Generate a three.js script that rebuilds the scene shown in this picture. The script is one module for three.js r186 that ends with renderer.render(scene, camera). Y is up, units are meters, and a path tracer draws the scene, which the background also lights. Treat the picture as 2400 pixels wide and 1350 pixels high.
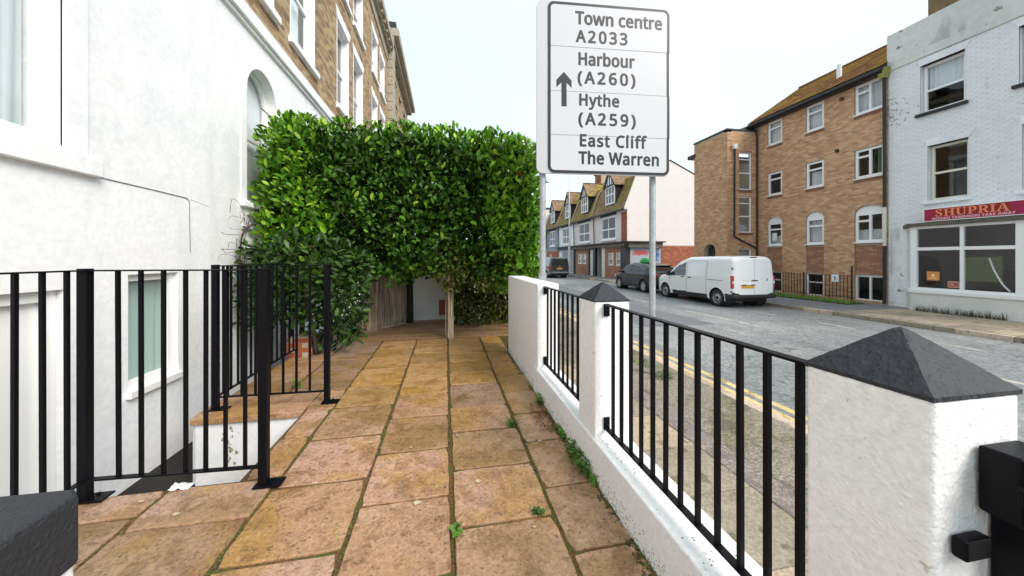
import * as THREE from 'three';
import { RoundedBoxGeometry } from 'three/addons/geometries/RoundedBoxGeometry.js';
import { mergeGeometries, mergeVertices } from 'three/addons/utils/BufferGeometryUtils.js';

// ---------------------------------------------------------------- camera
const scene = new THREE.Scene();
const DEG = Math.PI / 180;
const camera = new THREE.PerspectiveCamera(78.93, 2400 / 1350, 0.05, 600);
camera.position.set(0, 1.55, 0);
camera.rotation.set(0, -10.704 * DEG, 0);
camera.setViewOffset(2400, 1350, 0, 70, 2400, 1350);   // lens shift: level camera, horizon above the middle
camera.updateProjectionMatrix();

// ---------------------------------------------------------------- repeatable randomness and noise
let rs = 12345;
const rnd = () => { rs = (rs * 1664525 + 1013904223) >>> 0; return rs / 4294967296; };
const rr = (a, b) => a + (b - a) * rnd();
const seed = n => { rs = (n * 2654435761 + 97) >>> 0; rnd(); rnd(); };
function hash(x, y, s) { let h = Math.imul(x, 374761393) ^ Math.imul(y, 668265263) ^ Math.imul(s, 1274126177); h = Math.imul(h ^ (h >>> 13), 1274126177); return ((h ^ (h >>> 16)) >>> 0) / 4294967296; }
function vnoise(x, y, p, s) {           // value noise that repeats after p cells
  const xi = Math.floor(x), yi = Math.floor(y), fx = x - xi, fy = y - yi;
  const a = fx * fx * (3 - 2 * fx), b = fy * fy * (3 - 2 * fy), m = k => ((k % p) + p) % p;
  const x0 = m(xi), x1 = m(xi + 1), y0 = m(yi), y1 = m(yi + 1);
  const t = hash(x0, y0, s) * (1 - a) + hash(x1, y0, s) * a, u = hash(x0, y1, s) * (1 - a) + hash(x1, y1, s) * a;
  return t * (1 - b) + u * b;
}
function fbm(u, v, p, oct, s) { let t = 0, a = 0.5, n = 0; for (let i = 0; i < oct; i++) { t += a * vnoise(u * p, v * p, p, s + i * 17); n += a; a *= 0.5; p *= 2; } return t / n; }
const clamp = (x, a = 0, b = 1) => Math.min(b, Math.max(a, x));
const sm = (a, b, x) => { const t = clamp((x - a) / (b - a)); return t * t * (3 - 2 * t); };

// ---------------------------------------------------------------- overcast sky (air and cloud only), sun behind the cloud
{
  const W = 512, H = 256, d = new Float32Array(W * H * 4);
  for (let j = 0; j < H; j++) for (let i = 0; i < W; i++) {
    const el = (j + 0.5) / H, k = (j * W + i) * 4;
    const n = 0.6 * fbm(i / W, j / H, 6, 5, 3) + 0.4 * fbm(i / W, j / H, 14, 4, 71);
    const c = 0.465 + 0.15 * (n - 0.5);
    const blue = sm(0.42, 0.62, fbm(i / W, j / H, 5, 4, 40));
    d[k] = c * (0.8 - 0.04 * blue); d[k + 1] = c * (0.92 - 0.015 * blue); d[k + 2] = c * 1.0; d[k + 3] = 1;
    void el;
  }
  const sky = new THREE.DataTexture(d, W, H, THREE.RGBAFormat, THREE.FloatType);
  sky.mapping = THREE.EquirectangularReflectionMapping; sky.magFilter = THREE.LinearFilter; sky.minFilter = THREE.LinearFilter;
  sky.wrapS = THREE.RepeatWrapping; sky.needsUpdate = true;
  scene.background = sky; scene.environment = sky;
}
const sun = new THREE.DirectionalLight(new THREE.Color(1.0, 0.92, 0.83), 1.45);
sun.position.set(23, 26, 17); sun.target.position.set(3, 0, -6);
sun.castShadow = true; sun.shadow.radius = 60; sun.shadow.mapSize.set(4096, 4096);
Object.assign(sun.shadow.camera, { left: -45, right: 45, top: 45, bottom: -45, near: 1, far: 120 });
scene.add(sun, sun.target);

const renderer = new THREE.WebGLRenderer({ antialias: true });
renderer.setSize(1024, 576);
renderer.toneMapping = THREE.LinearToneMapping;
renderer.toneMappingExposure = 2.55;
renderer.shadowMap.enabled = true;

// ---------------------------------------------------------------- textures and materials
function tex(n, fn, colour = true, m = n) {
  const a = new Uint8Array(n * m * 4);
  for (let j = 0; j < m; j++) for (let i = 0; i < n; i++) {
    const c = fn(i / n, j / m), k = (j * n + i) * 4;
    if (colour) { a[k] = clamp(c[0], 0, 255); a[k + 1] = clamp(c[1], 0, 255); a[k + 2] = clamp(c[2], 0, 255); } else a[k] = a[k + 1] = a[k + 2] = clamp(c * 255, 0, 255);
    a[k + 3] = 255;
  }
  const t = new THREE.DataTexture(a, n, m, THREE.RGBAFormat);
  t.wrapS = t.wrapT = THREE.RepeatWrapping; t.magFilter = THREE.LinearFilter; t.minFilter = THREE.LinearMipmapLinearFilter; t.generateMipmaps = true;
  if (colour) t.colorSpace = THREE.SRGBColorSpace;
  t.needsUpdate = true; return t;
}
const rep = (t, s, s2 = s) => { t.repeat.set(1 / s, 1 / s2); return t; };   // uv are metres: one tile every s metres
const mixc = (a, b, t) => [a[0] + (b[0] - a[0]) * t, a[1] + (b[1] - a[1]) * t, a[2] + (b[2] - a[2]) * t];
function std(o) { return new THREE.MeshStandardMaterial({ roughness: 0.85, metalness: 0, side: THREE.DoubleSide, ...o }); }
const lin = (r, g, b) => new THREE.Color().setRGB(r, g, b);

const slabTex = rep(tex(1024, (u, v) => {
  const big = fbm(u, v, 4, 4, 5), mid = fbm(u, v, 14, 4, 9), fine = fbm(u, v, 110, 3, 21), warm = fbm(u, v, 3, 4, 33), g = fbm(u, v, 5, 5, 81);
  let c = mixc([208, 171, 147], [200, 160, 106], sm(0.42, 0.62, warm));
  c = mixc(c, [220, 188, 168], sm(0.48, 0.68, big) * 0.7);
  c = mixc(c, [168, 136, 84], sm(0.52, 0.7, g) * 0.55);
  c = mixc(c, [156, 120, 84], sm(0.52, 0.72, mid) * 0.45);
  c = mixc(c, [124, 96, 70], sm(0.58, 0.74, fbm(u, v * 1.0, 34, 4, 57)) * 0.3);
  c = mixc(c, [96, 74, 56], sm(0.66, 0.76, fbm(u, v, 170, 2, 55)) * 0.35);
  c = mixc(c, [82, 66, 50], sm(0.73, 0.79, fbm(u, v, 90, 3, 58)) * 0.45);
  c = mixc(c, [228, 208, 190], sm(0.72, 0.79, fbm(u, v, 150, 2, 91)) * 0.4);
  const f = 0.8 + 0.26 * fine; return [c[0] * f, c[1] * f, c[2] * f];
}), 1.7);
const slabBump = rep(tex(1024, (u, v) => 0.5 * fbm(u, v, 8, 5, 9) + 0.3 * fbm(u, v, 40, 3, 55) + 0.2 * fbm(u, v, 120, 2, 3), false), 1.7);
const jointTex = rep(tex(512, (u, v) => {
  const n = fbm(u, v, 10, 4, 7), f = fbm(u, v, 60, 3, 8);
  let c = mixc([108, 78, 40], [86, 84, 34], sm(0.42, 0.62, n)); c = mixc(c, [62, 46, 30], sm(0.55, 0.7, f));
  const k = 0.75 + 0.5 * f; return [c[0] * k, c[1] * k, c[2] * k];
}), 0.9);
const renderTex = rep(tex(1024, (u, v) => {       // painted wall: brush marks, grey water stains, small blemishes
  const st = fbm(u, v * 0.25, 16, 4, 12), big = fbm(u, v, 4, 4, 14), f = fbm(u, v, 90, 2, 15);
  let c = [244, 244, 245];
  c = mixc(c, [228, 230, 232], sm(0.5, 0.75, st) * 0.45);
  c = mixc(c, [224, 228, 231], sm(0.52, 0.75, big) * 0.5);
  c = mixc(c, [205, 205, 200], sm(0.82, 0.88, fbm(u, v, 90, 3, 19)) * 0.5);
  const k = 0.97 + 0.06 * f; return [c[0] * k, c[1] * k, c[2] * k];
}), 3.1, 3.1);
const renderBump = rep(tex(512, (u, v) => 0.6 * fbm(u, v, 10, 4, 2) + 0.4 * fbm(u, v, 70, 3, 4), false), 1.3);
const roughTex = rep(tex(1024, (u, v) => {        // masonry paint over rough render, scuffs
  const big = fbm(u, v, 5, 4, 24), f = fbm(u, v, 80, 3, 25);
  let c = [243, 243, 243]; c = mixc(c, [234, 234, 232], sm(0.52, 0.76, big) * 0.4);
  c = mixc(c, [170, 158, 140], sm(0.8, 0.85, fbm(u, v, 40, 4, 29)) * 0.5);
  const k = 0.95 + 0.09 * f; return [c[0] * k, c[1] * k, c[2] * k];
}), 1.1);
const roughBump = rep(tex(1024, (u, v) => 0.35 * fbm(u, v, 14, 4, 6) + 0.65 * Math.pow(fbm(u, v, 84, 3, 7), 1.4), false), 0.62);
const tarTex = rep(tex(1024, (u, v) => {
  const f = fbm(u, v, 200, 2, 31), n = fbm(u, v, 5, 5, 32), m = fbm(u, v, 24, 4, 34);
  let c = mixc([104, 106, 110], [122, 123, 125], n); c = mixc(c, [84, 85, 88], sm(0.55, 0.75, m) * 0.5);
  const k = 0.72 + 0.56 * f; return [c[0] * k, c[1] * k, c[2] * k];
}), 2.6);
const roadTex = rep(tex(1024, (u, v) => {          // worn asphalt: wheel tracks, patches, dark seams, oil spots
  const f = fbm(u, v, 256, 1, 131), n = fbm(u, v, 4, 6, 132), tr = fbm(u * 1.0, v * 0.12, 24, 3, 134), s = fbm(u, v, 9, 5, 136);
  let c = mixc([120, 122, 125], [142, 143, 145], sm(0.35, 0.65, n)); c = mixc(c, [106, 107, 110], sm(0.5, 0.7, tr) * 0.4); c = mixc(c, [138, 138, 136], sm(0.6, 0.75, s) * 0.35);
  c = mixc(c, [70, 71, 74], sm(0.012, 0.0, Math.abs(fbm(u, v, 7, 4, 139) - 0.5)) * 0.5);
  const k = 0.82 + 0.36 * f; return [c[0] * k, c[1] * k, c[2] * k];
}), 8.6);
const grain = rep(tex(512, (u, v) => fbm(u, v, 90, 3, 77), false), 1.1);
const paveTex = rep(tex(1024, (u, v) => {
  const f = fbm(u, v, 190, 2, 41), n = fbm(u, v, 5, 5, 42), g = fbm(u, v, 7, 5, 44);
  let c = mixc([140, 131, 117], [158, 146, 130], n); c = mixc(c, [116, 112, 76], sm(0.5, 0.7, g) * 0.6); c = mixc(c, [84, 78, 66], sm(0.56, 0.74, fbm(u, v, 13, 4, 46)) * 0.6);
  const k = 0.62 + 0.76 * f; return [c[0] * k, c[1] * k, c[2] * k];
}), 2.3);
const concTex = rep(tex(512, (u, v) => {
  const f = fbm(u, v, 90, 3, 51), n = fbm(u, v, 4, 4, 52);
  let c = mixc([186, 178, 164], [160, 152, 138], n); c = mixc(c, [108, 102, 86], sm(0.62, 0.75, fbm(u, v, 12, 4, 54)) * 0.6);
  const k = 0.8 + 0.4 * f; return [c[0] * k, c[1] * k, c[2] * k];
}), 1.4);
const woodTex = rep(tex(512, (u, v) => {
  const g = fbm(u, v * 0.08, 64, 3, 61), n = fbm(u, v, 6, 3, 63); const c = mixc([176, 164, 144], [112, 100, 84], sm(0.35, 0.7, g)); const k = 0.8 + 0.35 * n; return [c[0] * k, c[1] * k, c[2] * k];
}), 0.7, 1.6);
const galvTex = rep(tex(256, (u, v) => { const n = fbm(u, v, 14, 3, 65), k = 148 + 46 * n; return [k, k + 3, k + 6]; }), 0.5);
const brickMottle = rep(tex(512, (u, v) => { const n = fbm(u, v, 60, 3, 67), m = fbm(u, v, 12, 3, 68), k = 200 + 80 * (0.6 * n + 0.4 * m); return [k, k * 0.985, k * 0.96]; }), 0.9);
const paintedBrickBump = rep(tex(512, (u, v) => 0.5 * fbm(u, v, 30, 3, 69) + 0.5 * fbm(u, v, 8, 3, 70), false), 0.9);
const greyTex = rep(tex(1024, (u, v) => {
  const st = fbm(u, v * 0.3, 12, 4, 112), big = fbm(u, v, 4, 5, 114), f = fbm(u, v, 60, 3, 115);
  let c = [238, 240, 241]; c = mixc(c, [222, 226, 228], sm(0.48, 0.72, big) * 0.7); c = mixc(c, [150, 152, 150], sm(0.6, 0.8, st) * 0.4); c = mixc(c, [112, 108, 98], sm(0.76, 0.82, fbm(u, v, 22, 4, 119)) * 0.7);
  const k = 0.95 + 0.09 * f; return [c[0] * k, c[1] * k, c[2] * k];
}), 4.3);

const M = {
  joint: std({ map: jointTex, roughness: 0.95, bumpMap: grain, bumpScale: 0.004 }),
  wall: std({ map: renderTex, roughness: 0.8, bumpMap: renderBump, bumpScale: 0.0018 }),
  rough: std({ map: roughTex, roughness: 0.78, bumpMap: roughBump, bumpScale: 0.003 }),
  cap: std({ color: lin(0.02, 0.022, 0.028), roughness: 0.62, bumpMap: roughBump, bumpScale: 0.006 }),
  black: new THREE.MeshPhysicalMaterial({ color: lin(0.004, 0.004, 0.006), roughness: 0.4, specularIntensity: 0.25, bumpMap: grain, bumpScale: 0.0006, side: THREE.DoubleSide }),
  blackMatt: std({ color: lin(0.014, 0.014, 0.015), roughness: 0.7 }),
  steel: std({ color: lin(0.4, 0.4, 0.4), roughness: 0.35, metalness: 0.9 }),
  rust: std({ color: lin(0.1, 0.035, 0.018), roughness: 0.6 }),
  road: std({ map: roadTex, color: lin(1.16, 1.14, 1.1), roughness: 0.55, bumpMap: grain, bumpScale: 0.005 }),
  pave: std({ map: paveTex, color: lin(0.8, 0.8, 0.8), roughness: 0.7, bumpMap: grain, bumpScale: 0.004 }),
  trench: std({ map: tarTex, color: lin(1.5, 1.2, 1.0), roughness: 0.75, bumpMap: grain, bumpScale: 0.005 }),
  flag: std({ map: concTex, color: lin(0.7, 0.66, 0.6), roughness: 0.8, bumpMap: slabBump, bumpScale: 0.003 }),
  flagWarm: std({ map: concTex, color: lin(1.0, 0.88, 0.76), roughness: 0.8, bumpMap: slabBump, bumpScale: 0.003 }),
  kerb: std({ map: concTex, color: lin(1.3, 1.15, 1.08), roughness: 0.8, bumpMap: slabBump, bumpScale: 0.003 }),
  earth: std({ color: lin(0.045, 0.036, 0.026), roughness: 1, bumpMap: grain, bumpScale: 0.02 }),
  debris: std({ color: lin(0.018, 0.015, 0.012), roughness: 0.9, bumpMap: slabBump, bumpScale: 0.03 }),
  yellow: std({ color: lin(1.55, 1.32, 0.74), map: concTex, roughness: 0.7 }),
  whitePaint: std({ color: lin(1.2, 1.24, 1.3), map: concTex, roughness: 0.7 }),
  upvc: std({ color: lin(0.86, 0.86, 0.86), roughness: 0.3 }),
  cream: std({ color: lin(0.74, 0.71, 0.6), roughness: 0.45 }),
  skyTintBlind: std({ color: lin(0.6, 0.68, 0.7), roughness: 0.9 }),  // blue tint stands in for sky reflected in the panes
  net: new THREE.MeshPhysicalMaterial({ color: lin(0.8, 0.82, 0.84), roughness: 1, transmission: 0.35, thickness: 0, side: THREE.DoubleSide }),
  curtainGreen: std({ color: lin(0.1, 0.17, 0.08), roughness: 0.95 }),
  room: std({ color: lin(0.42, 0.42, 0.41), roughness: 1 }),
  glass: new THREE.MeshPhysicalMaterial({ color: 0xffffff, roughness: 0.02, transmission: 1, thickness: 0, ior: 1.52, side: THREE.DoubleSide }),
  frosted: new THREE.MeshPhysicalMaterial({ color: lin(0.72, 0.84, 0.8), roughness: 0.3, transmission: 0.75, thickness: 0, ior: 1.5, side: THREE.DoubleSide }),
  stone: std({ map: concTex, color: lin(1.0, 0.98, 0.92), roughness: 0.85 }),
  mortar: std({ color: lin(0.46, 0.38, 0.29), roughness: 0.95 }),
  mortarDark: std({ color: lin(0.34, 0.28, 0.21), roughness: 0.95 }),
  grey: std({ map: greyTex, roughness: 0.75, bumpMap: paintedBrickBump, bumpScale: 0.006 }),
  greyBrick: std({ map: greyTex, roughness: 0.75, bumpMap: paintedBrickBump, bumpScale: 0.004 }),
  galv: std({ map: galvTex, roughness: 0.45, metalness: 0.35 }),
  wood: std({ map: woodTex, color: lin(1.25, 1.22, 1.18), roughness: 0.9, bumpMap: grain, bumpScale: 0.003 }),
  bark: std({ color: lin(0.06, 0.05, 0.035), roughness: 0.95, bumpMap: slabBump, bumpScale: 0.01 }),
  pipeBlack: std({ color: lin(0.02, 0.02, 0.022), roughness: 0.5 }),
  pipeBrown: std({ color: lin(0.045, 0.022, 0.016), roughness: 0.5 }),
  darkWood: std({ color: lin(0.03, 0.026, 0.024), roughness: 0.6 }),
};

// ---------------------------------------------------------------- building blocks
const GROUPS = new Map();
function numbered(name) { const n = GROUPS.get(name) || 0; GROUPS.set(name, n + 1); return n ? `${name}_${String(n).padStart(3, '0')}` : name; }
function shade(o) { o.castShadow = o.receiveShadow = true; return o; }
function thing(name, label, category, p = [0, 0, 0], ry = 0, group) {
  const o = new THREE.Group(); o.name = numbered(name); o.position.set(...p); o.rotation.y = ry;
  o.userData = { label, category }; if (group) o.userData.group = group; scene.add(o); return o;
}
function struct(name, label, p = [0, 0, 0]) { const o = new THREE.Group(); o.name = numbered(name); o.position.set(...p); o.userData = { kind: 'structure', label }; scene.add(o); return o; }
function boxUV(g, ou = 0, ov = 0) {       // uv in metres from the face each triangle looks along
  if (g.index) g = g.toNonIndexed();
  const p = g.attributes.position, uv = new Float32Array(p.count * 2), a = new THREE.Vector3(), b = new THREE.Vector3(), c = new THREE.Vector3(), n = new THREE.Vector3();
  for (let i = 0; i < p.count; i += 3) {
    a.fromBufferAttribute(p, i); b.fromBufferAttribute(p, i + 1); c.fromBufferAttribute(p, i + 2);
    n.subVectors(b, a).cross(c.clone().sub(a)); const x = Math.abs(n.x), y = Math.abs(n.y), z = Math.abs(n.z);
    [a, b, c].forEach((q, k) => { const j = (i + k) * 2; if (y >= x && y >= z) { uv[j] = q.x + ou; uv[j + 1] = q.z + ov; } else if (x >= z) { uv[j] = q.z + ou; uv[j + 1] = q.y + ov; } else { uv[j] = q.x + ou; uv[j + 1] = q.y + ov; } });
  }
  g.setAttribute('uv', new THREE.BufferAttribute(uv, 2));
  for (const k of Object.keys(g.attributes)) if (!['position', 'normal', 'uv'].includes(k)) g.deleteAttribute(k);
  return g;
}
function join(gs) { const l = (Array.isArray(gs) ? gs : [gs]).map(g => { g = g.index ? g.toNonIndexed() : g; if (!g.attributes.normal) g.computeVertexNormals(); return g; }); return boxUV(l.length > 1 ? mergeGeometries(l.map(g => { for (const k of Object.keys(g.attributes)) if (!['position', 'normal', 'uv'].includes(k)) g.deleteAttribute(k); if (!g.attributes.uv) g.setAttribute('uv', new THREE.BufferAttribute(new Float32Array(g.attributes.position.count * 2), 2)); return g; })) : l[0]); }
function part(parent, name, gs, m, label) {
  const o = new THREE.Mesh(join(gs), m); o.name = name; if (label) o.userData.label = label; shade(o); parent.add(o); return o;
}
function raw(parent, name, g, m, label) { const o = new THREE.Mesh(g, m); o.name = name; if (label) o.userData.label = label; shade(o); parent.add(o); return o; }
function grp(parent, name, label) { const o = new THREE.Group(); o.name = name; if (label) o.userData.label = label; parent.add(o); return o; }
// box by its ranges
function bx(x0, x1, y0, y1, z0, z1, r = 0) {
  const w = Math.abs(x1 - x0), h = Math.abs(y1 - y0), d = Math.abs(z1 - z0);
  const g = r > 0 ? new RoundedBoxGeometry(w, h, d, 2, Math.min(r, w / 2.01, h / 2.01, d / 2.01)) : new THREE.BoxGeometry(w, h, d);
  return g.translate((x0 + x1) / 2, (y0 + y1) / 2, (z0 + z1) / 2);
}
function cyl(r0, r1, h, x, y, z, n = 16) { return new THREE.CylinderGeometry(r1, r0, h, n).translate(x, y + h / 2, z); }
function tube(pts, r, n = 6, seg = 0) { const c = pts.length > 2 ? new THREE.CatmullRomCurve3(pts.map(p => new THREE.Vector3(...p)), false, 'catmullrom', 0.3) : new THREE.LineCurve3(new THREE.Vector3(...pts[0]), new THREE.Vector3(...pts[1])); return new THREE.TubeGeometry(c, seg || Math.max(1, (pts.length - 1) * 5), r, n, false); }
function prism(pts, d, bevel = 0) {       // polygon in x,y pushed along +z
  const s = new THREE.Shape(pts.map(p => new THREE.Vector2(p[0], p[1])));
  return new THREE.ExtrudeGeometry(s, { depth: d - 2 * bevel, bevelEnabled: bevel > 0, bevelSize: bevel, bevelThickness: bevel, bevelSegments: 1, bevelOffset: -bevel, steps: 1 }).translate(0, 0, bevel);
}
function holed(u0, u1, v0, v1, holes, th) { // wall panel with openings, outer face at z = 0, going back by th
  const s = new THREE.Shape([[u0, v0], [u1, v0], [u1, v1], [u0, v1]].map(p => new THREE.Vector2(...p)));
  for (const h of holes) {
    const p = new THREE.Path(); const [a, b, c, d] = h;
    if (h.arch) { const r = (b - a) / 2, rise = h.rise ?? r; p.moveTo(a, c); p.lineTo(b, c); p.lineTo(b, d); for (let i = 1; i < 20; i++) { const t = i / 20 * Math.PI; p.lineTo((a + b) / 2 + r * Math.cos(t), d + rise * Math.sin(t)); } p.lineTo(a, d); p.closePath(); }
    else { p.moveTo(a, c); p.lineTo(b, c); p.lineTo(b, d); p.lineTo(a, d); p.closePath(); }
    s.holes.push(p);
  }
  return new THREE.ExtrudeGeometry(s, { depth: th, bevelEnabled: false }).translate(0, 0, -th);
}
function shell(u0, u1, v0, v1, zf, zb) { // five inner faces of a building: floor, ceiling, ends, back
  const t = 0.1; return [bx(u0, u1, v0 - t, v0, zb, zf), bx(u0, u1, v1, v1 + t, zb, zf), bx(u0 - t, u0, v0, v1, zb, zf), bx(u1, u1 + t, v0, v1, zb, zf), bx(u0, u1, v0, v1, zb - t, zb)];
}
// window as a part of a facade (x along the facade, y up, z outwards)
function makeWindow(parent, w) {
  const { u0, u1, v0, v1, rec = 0.09, fw = 0.06, mull = [], trans = [], m = M.upvc, glass = M.glass, label } = w;
  const g = grp(parent, 'window', label), z1 = -rec, z0 = -rec - 0.06, f = [];
  f.push(bx(u0, u1, v0, v0 + fw, z0, z1, 0.006), bx(u0, u1, v1 - fw, v1, z0, z1, 0.006), bx(u0, u0 + fw, v0 + fw, v1 - fw, z0, z1), bx(u1 - fw, u1, v0 + fw, v1 - fw, z0, z1));
  const cols = [u0 + fw, ...mull.flatMap(x => [x - fw * 0.45, x + fw * 0.45]), u1 - fw];
  for (const x of mull) f.push(bx(x - fw * 0.45, x + fw * 0.45, v0 + fw, v1 - fw, z0 + 0.004, z1 + 0.006));
  const panes = [];
  for (let k = 0; k < cols.length; k += 2) {
    const a = cols[k], b = cols[k + 1], ts = Array.isArray(trans[0]) ? (trans[k / 2] || []) : trans;
    const rows = [v0 + fw, ...ts.flatMap(y => [y - fw * 0.45, y + fw * 0.45]), v1 - fw];
    for (const y of ts) f.push(bx(a, b, y - fw * 0.45, y + fw * 0.45, z0 + 0.003, z1 + 0.004));
    for (let r = 0; r < rows.length; r += 2) panes.push([a, b, rows[r], rows[r + 1]]);
  }
  part(g, 'frame', f, m);
  for (const [a, b, c, d] of panes) raw(g, 'pane', boxUV(new THREE.PlaneGeometry(b - a + 0.01, d - c + 0.01).translate((a + b) / 2, (c + d) / 2, z0 + 0.02)), glass);
  if (w.sill) part(g, 'sill', bx(u0 - w.sill[0], u1 + w.sill[0], v0 - w.sill[1], v0 - 0.003, z0, w.sill[2], 0.008), w.sillMat || m);
  if (w.curtain) { const c = w.curtain; const pl = new THREE.PlaneGeometry((c[1] - c[0]), c[3] - c[2], 40, 1), p = pl.attributes.position; for (let i = 0; i < p.count; i++) p.setZ(i, 0.018 * Math.sin(p.getX(i) * 55) + 0.01 * Math.sin(p.getX(i) * 23)); pl.computeVertexNormals(); raw(g, 'curtain', boxUV(pl.translate((c[0] + c[1]) / 2, (c[2] + c[3]) / 2, z0 - 0.1)), c[4] || M.net); }
  return g;
}
// brickwork: real bricks proud of the mortar; the nearest ones single parts, the rest one instanced part
const unitBrick = boxUV(new RoundedBoxGeometry(1, 1, 1, 1, 0.04));
const camAt = new THREE.Vector3(0, 1.55, 0);
function bricks(parent, o) {
  const { u0, u1, v0, v1, holes = [], tones, z = 0, L = 0.215, H = 0.065, J = 0.01, proud = 0.008, single = 0, mat } = o;
  const list = [];
  let row = 0;
  for (let v = v0; v + H <= v1 + 1e-6; v += H + J, row++) {
    let spans = [[u0, u1]];
    const vc = v + H / 2;
    for (const h of holes) {
      let [a, b, c, d] = h;
      if (h.arch) { const r = (b - a) / 2, rise = h.rise ?? r; if (vc > d && vc < d + rise) { const k = r * Math.sqrt(Math.max(0, 1 - ((vc - d) / rise) ** 2)); a = (a + b) / 2 - k; b = a + 2 * k; d = d + rise; } else if (vc >= d) continue; }
      if (vc <= c || vc >= d) continue;
      spans = spans.flatMap(([p, q]) => b <= p || a >= q ? [[p, q]] : [[p, a], [b, q]].filter(([x, y]) => y - x > 0.02));
    }
    const off = (row % 2) * (L + J) / 2;
    for (const [p, q] of spans) {
      let k = Math.floor((p - u0 - off) / (L + J));
      for (; ; k++) { const a = u0 + off + k * (L + J), b = a + L, aa = Math.max(a, p), bb = Math.min(b, q); if (aa >= q) break; if (bb - aa > 0.02) list.push([(aa + bb) / 2, vc, bb - aa]); }
    }
  }
  parent.updateWorldMatrix(true, false);
  const w = new THREE.Vector3(); for (const b of list) { w.set(b[0], b[1], z).applyMatrix4(parent.matrixWorld); b.d = w.distanceTo(camAt); b.t = tones(b[0], b[1]); }
  const order = [...list].sort((a, b) => a.d - b.d), near = new Set(order.slice(0, single));
  const mats = new Map();
  for (const b of near) {
    const key = b.t.i; if (!mats.has(key)) { const m = mat.clone(); m.color = b.t.c.clone(); mats.set(key, m); }
    const q = new THREE.Mesh(unitBrick, mats.get(key)); q.name = 'brick'; q.position.set(b[0], b[1], z + proud - 0.02 + rr(-0.001, 0.001)); q.scale.set(b[2], H, 0.04); shade(q); parent.add(q);
  }
  const rest = list.filter(b => !near.has(b)); if (!rest.length) return;
  const im = new THREE.InstancedMesh(unitBrick, mat, rest.length), mx = new THREE.Matrix4(); im.name = 'brickwork'; im.userData.kind = 'stuff';
  rest.forEach((b, i) => { mx.makeScale(b[2], H, 0.04).setPosition(b[0], b[1], z + proud - 0.02 + rr(-0.001, 0.001)); im.setMatrixAt(i, mx); im.setColorAt(i, b.t.c); });
  shade(im); parent.add(im);
}
function palette(list, n = 9) { // list of [linear rgb, weight]; returns a picker with n fixed tones
  const tones = []; let tot = 0; for (const [, w] of list) tot += w;
  for (let i = 0; i < n; i++) { let k = (i + 0.5) / n * tot, j = 0; while (k > list[j][1]) { k -= list[j][1]; j++; } const s = 0.93 + 0.14 * ((i * 7) % n) / n, c = list[j][0]; tones.push({ i, c: lin(c[0] * s, c[1] * s, c[2] * s) }); }
  return () => tones[Math.floor(rnd() * n)];
}
const brickMat = std({ map: brickMottle, roughness: 0.9, bumpMap: grain, bumpScale: 0.003 });
// tiles or slates on a roof plane: origin at the lower left, along = unit vector on the eave, up = unit vector up the slope
function tiles(parent, name, o, along, up, w, l, tw, tl, tones, skip) {
  const a = new THREE.Vector3(...along), b = new THREE.Vector3(...up), n = a.clone().cross(b).normalize(), O = new THREE.Vector3(...o), items = [];
  const tilt = 0.02, rows = Math.ceil(l / tl);
  for (let r = 0; r < rows; r++) for (let u = (r % 2) * -tw / 2; u < w; u += tw) {
    const c = Math.max(u, 0), d = Math.min(u + tw, w); if (d - c < 0.03) continue;
    const um = (c + d) / 2, vm = (r + 0.5) * tl; if (skip && skip(um, vm)) continue;
    items.push([um, vm, d - c - 0.006]);
  }
  const im = new THREE.InstancedMesh(unitBrick, brickMat, items.length), m = new THREE.Matrix4(), basis = new THREE.Matrix4(); im.name = name; im.userData.kind = 'stuff';
  items.forEach(([u, v, ww], i) => {
    const p = O.clone().addScaledVector(a, u).addScaledVector(b, v).addScaledVector(n, 0.012 + rr(-0.003, 0.006));
    const bt = b.clone().addScaledVector(n, -tilt / tl * 0.6).normalize(), nt = a.clone().cross(bt);
    basis.makeBasis(a, bt, nt); m.makeScale(ww, tl * 1.12, 0.016); m.premultiply(basis); m.setPosition(p); im.setMatrixAt(i, m); im.setColorAt(i, tones(u, v));
  });
  shade(im); parent.add(im); return im;
}
// polygon in (outwards, up) drawn along the facade
function lengthwise(pts, d) { return prism(pts.map(([a, b]) => [-a, b]), d).rotateY(Math.PI / 2); }
function flatten(g) { const p = g.parent; g.updateWorldMatrix(true, true); for (const c of [...g.children]) p.attach(c); p.remove(g); }
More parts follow.
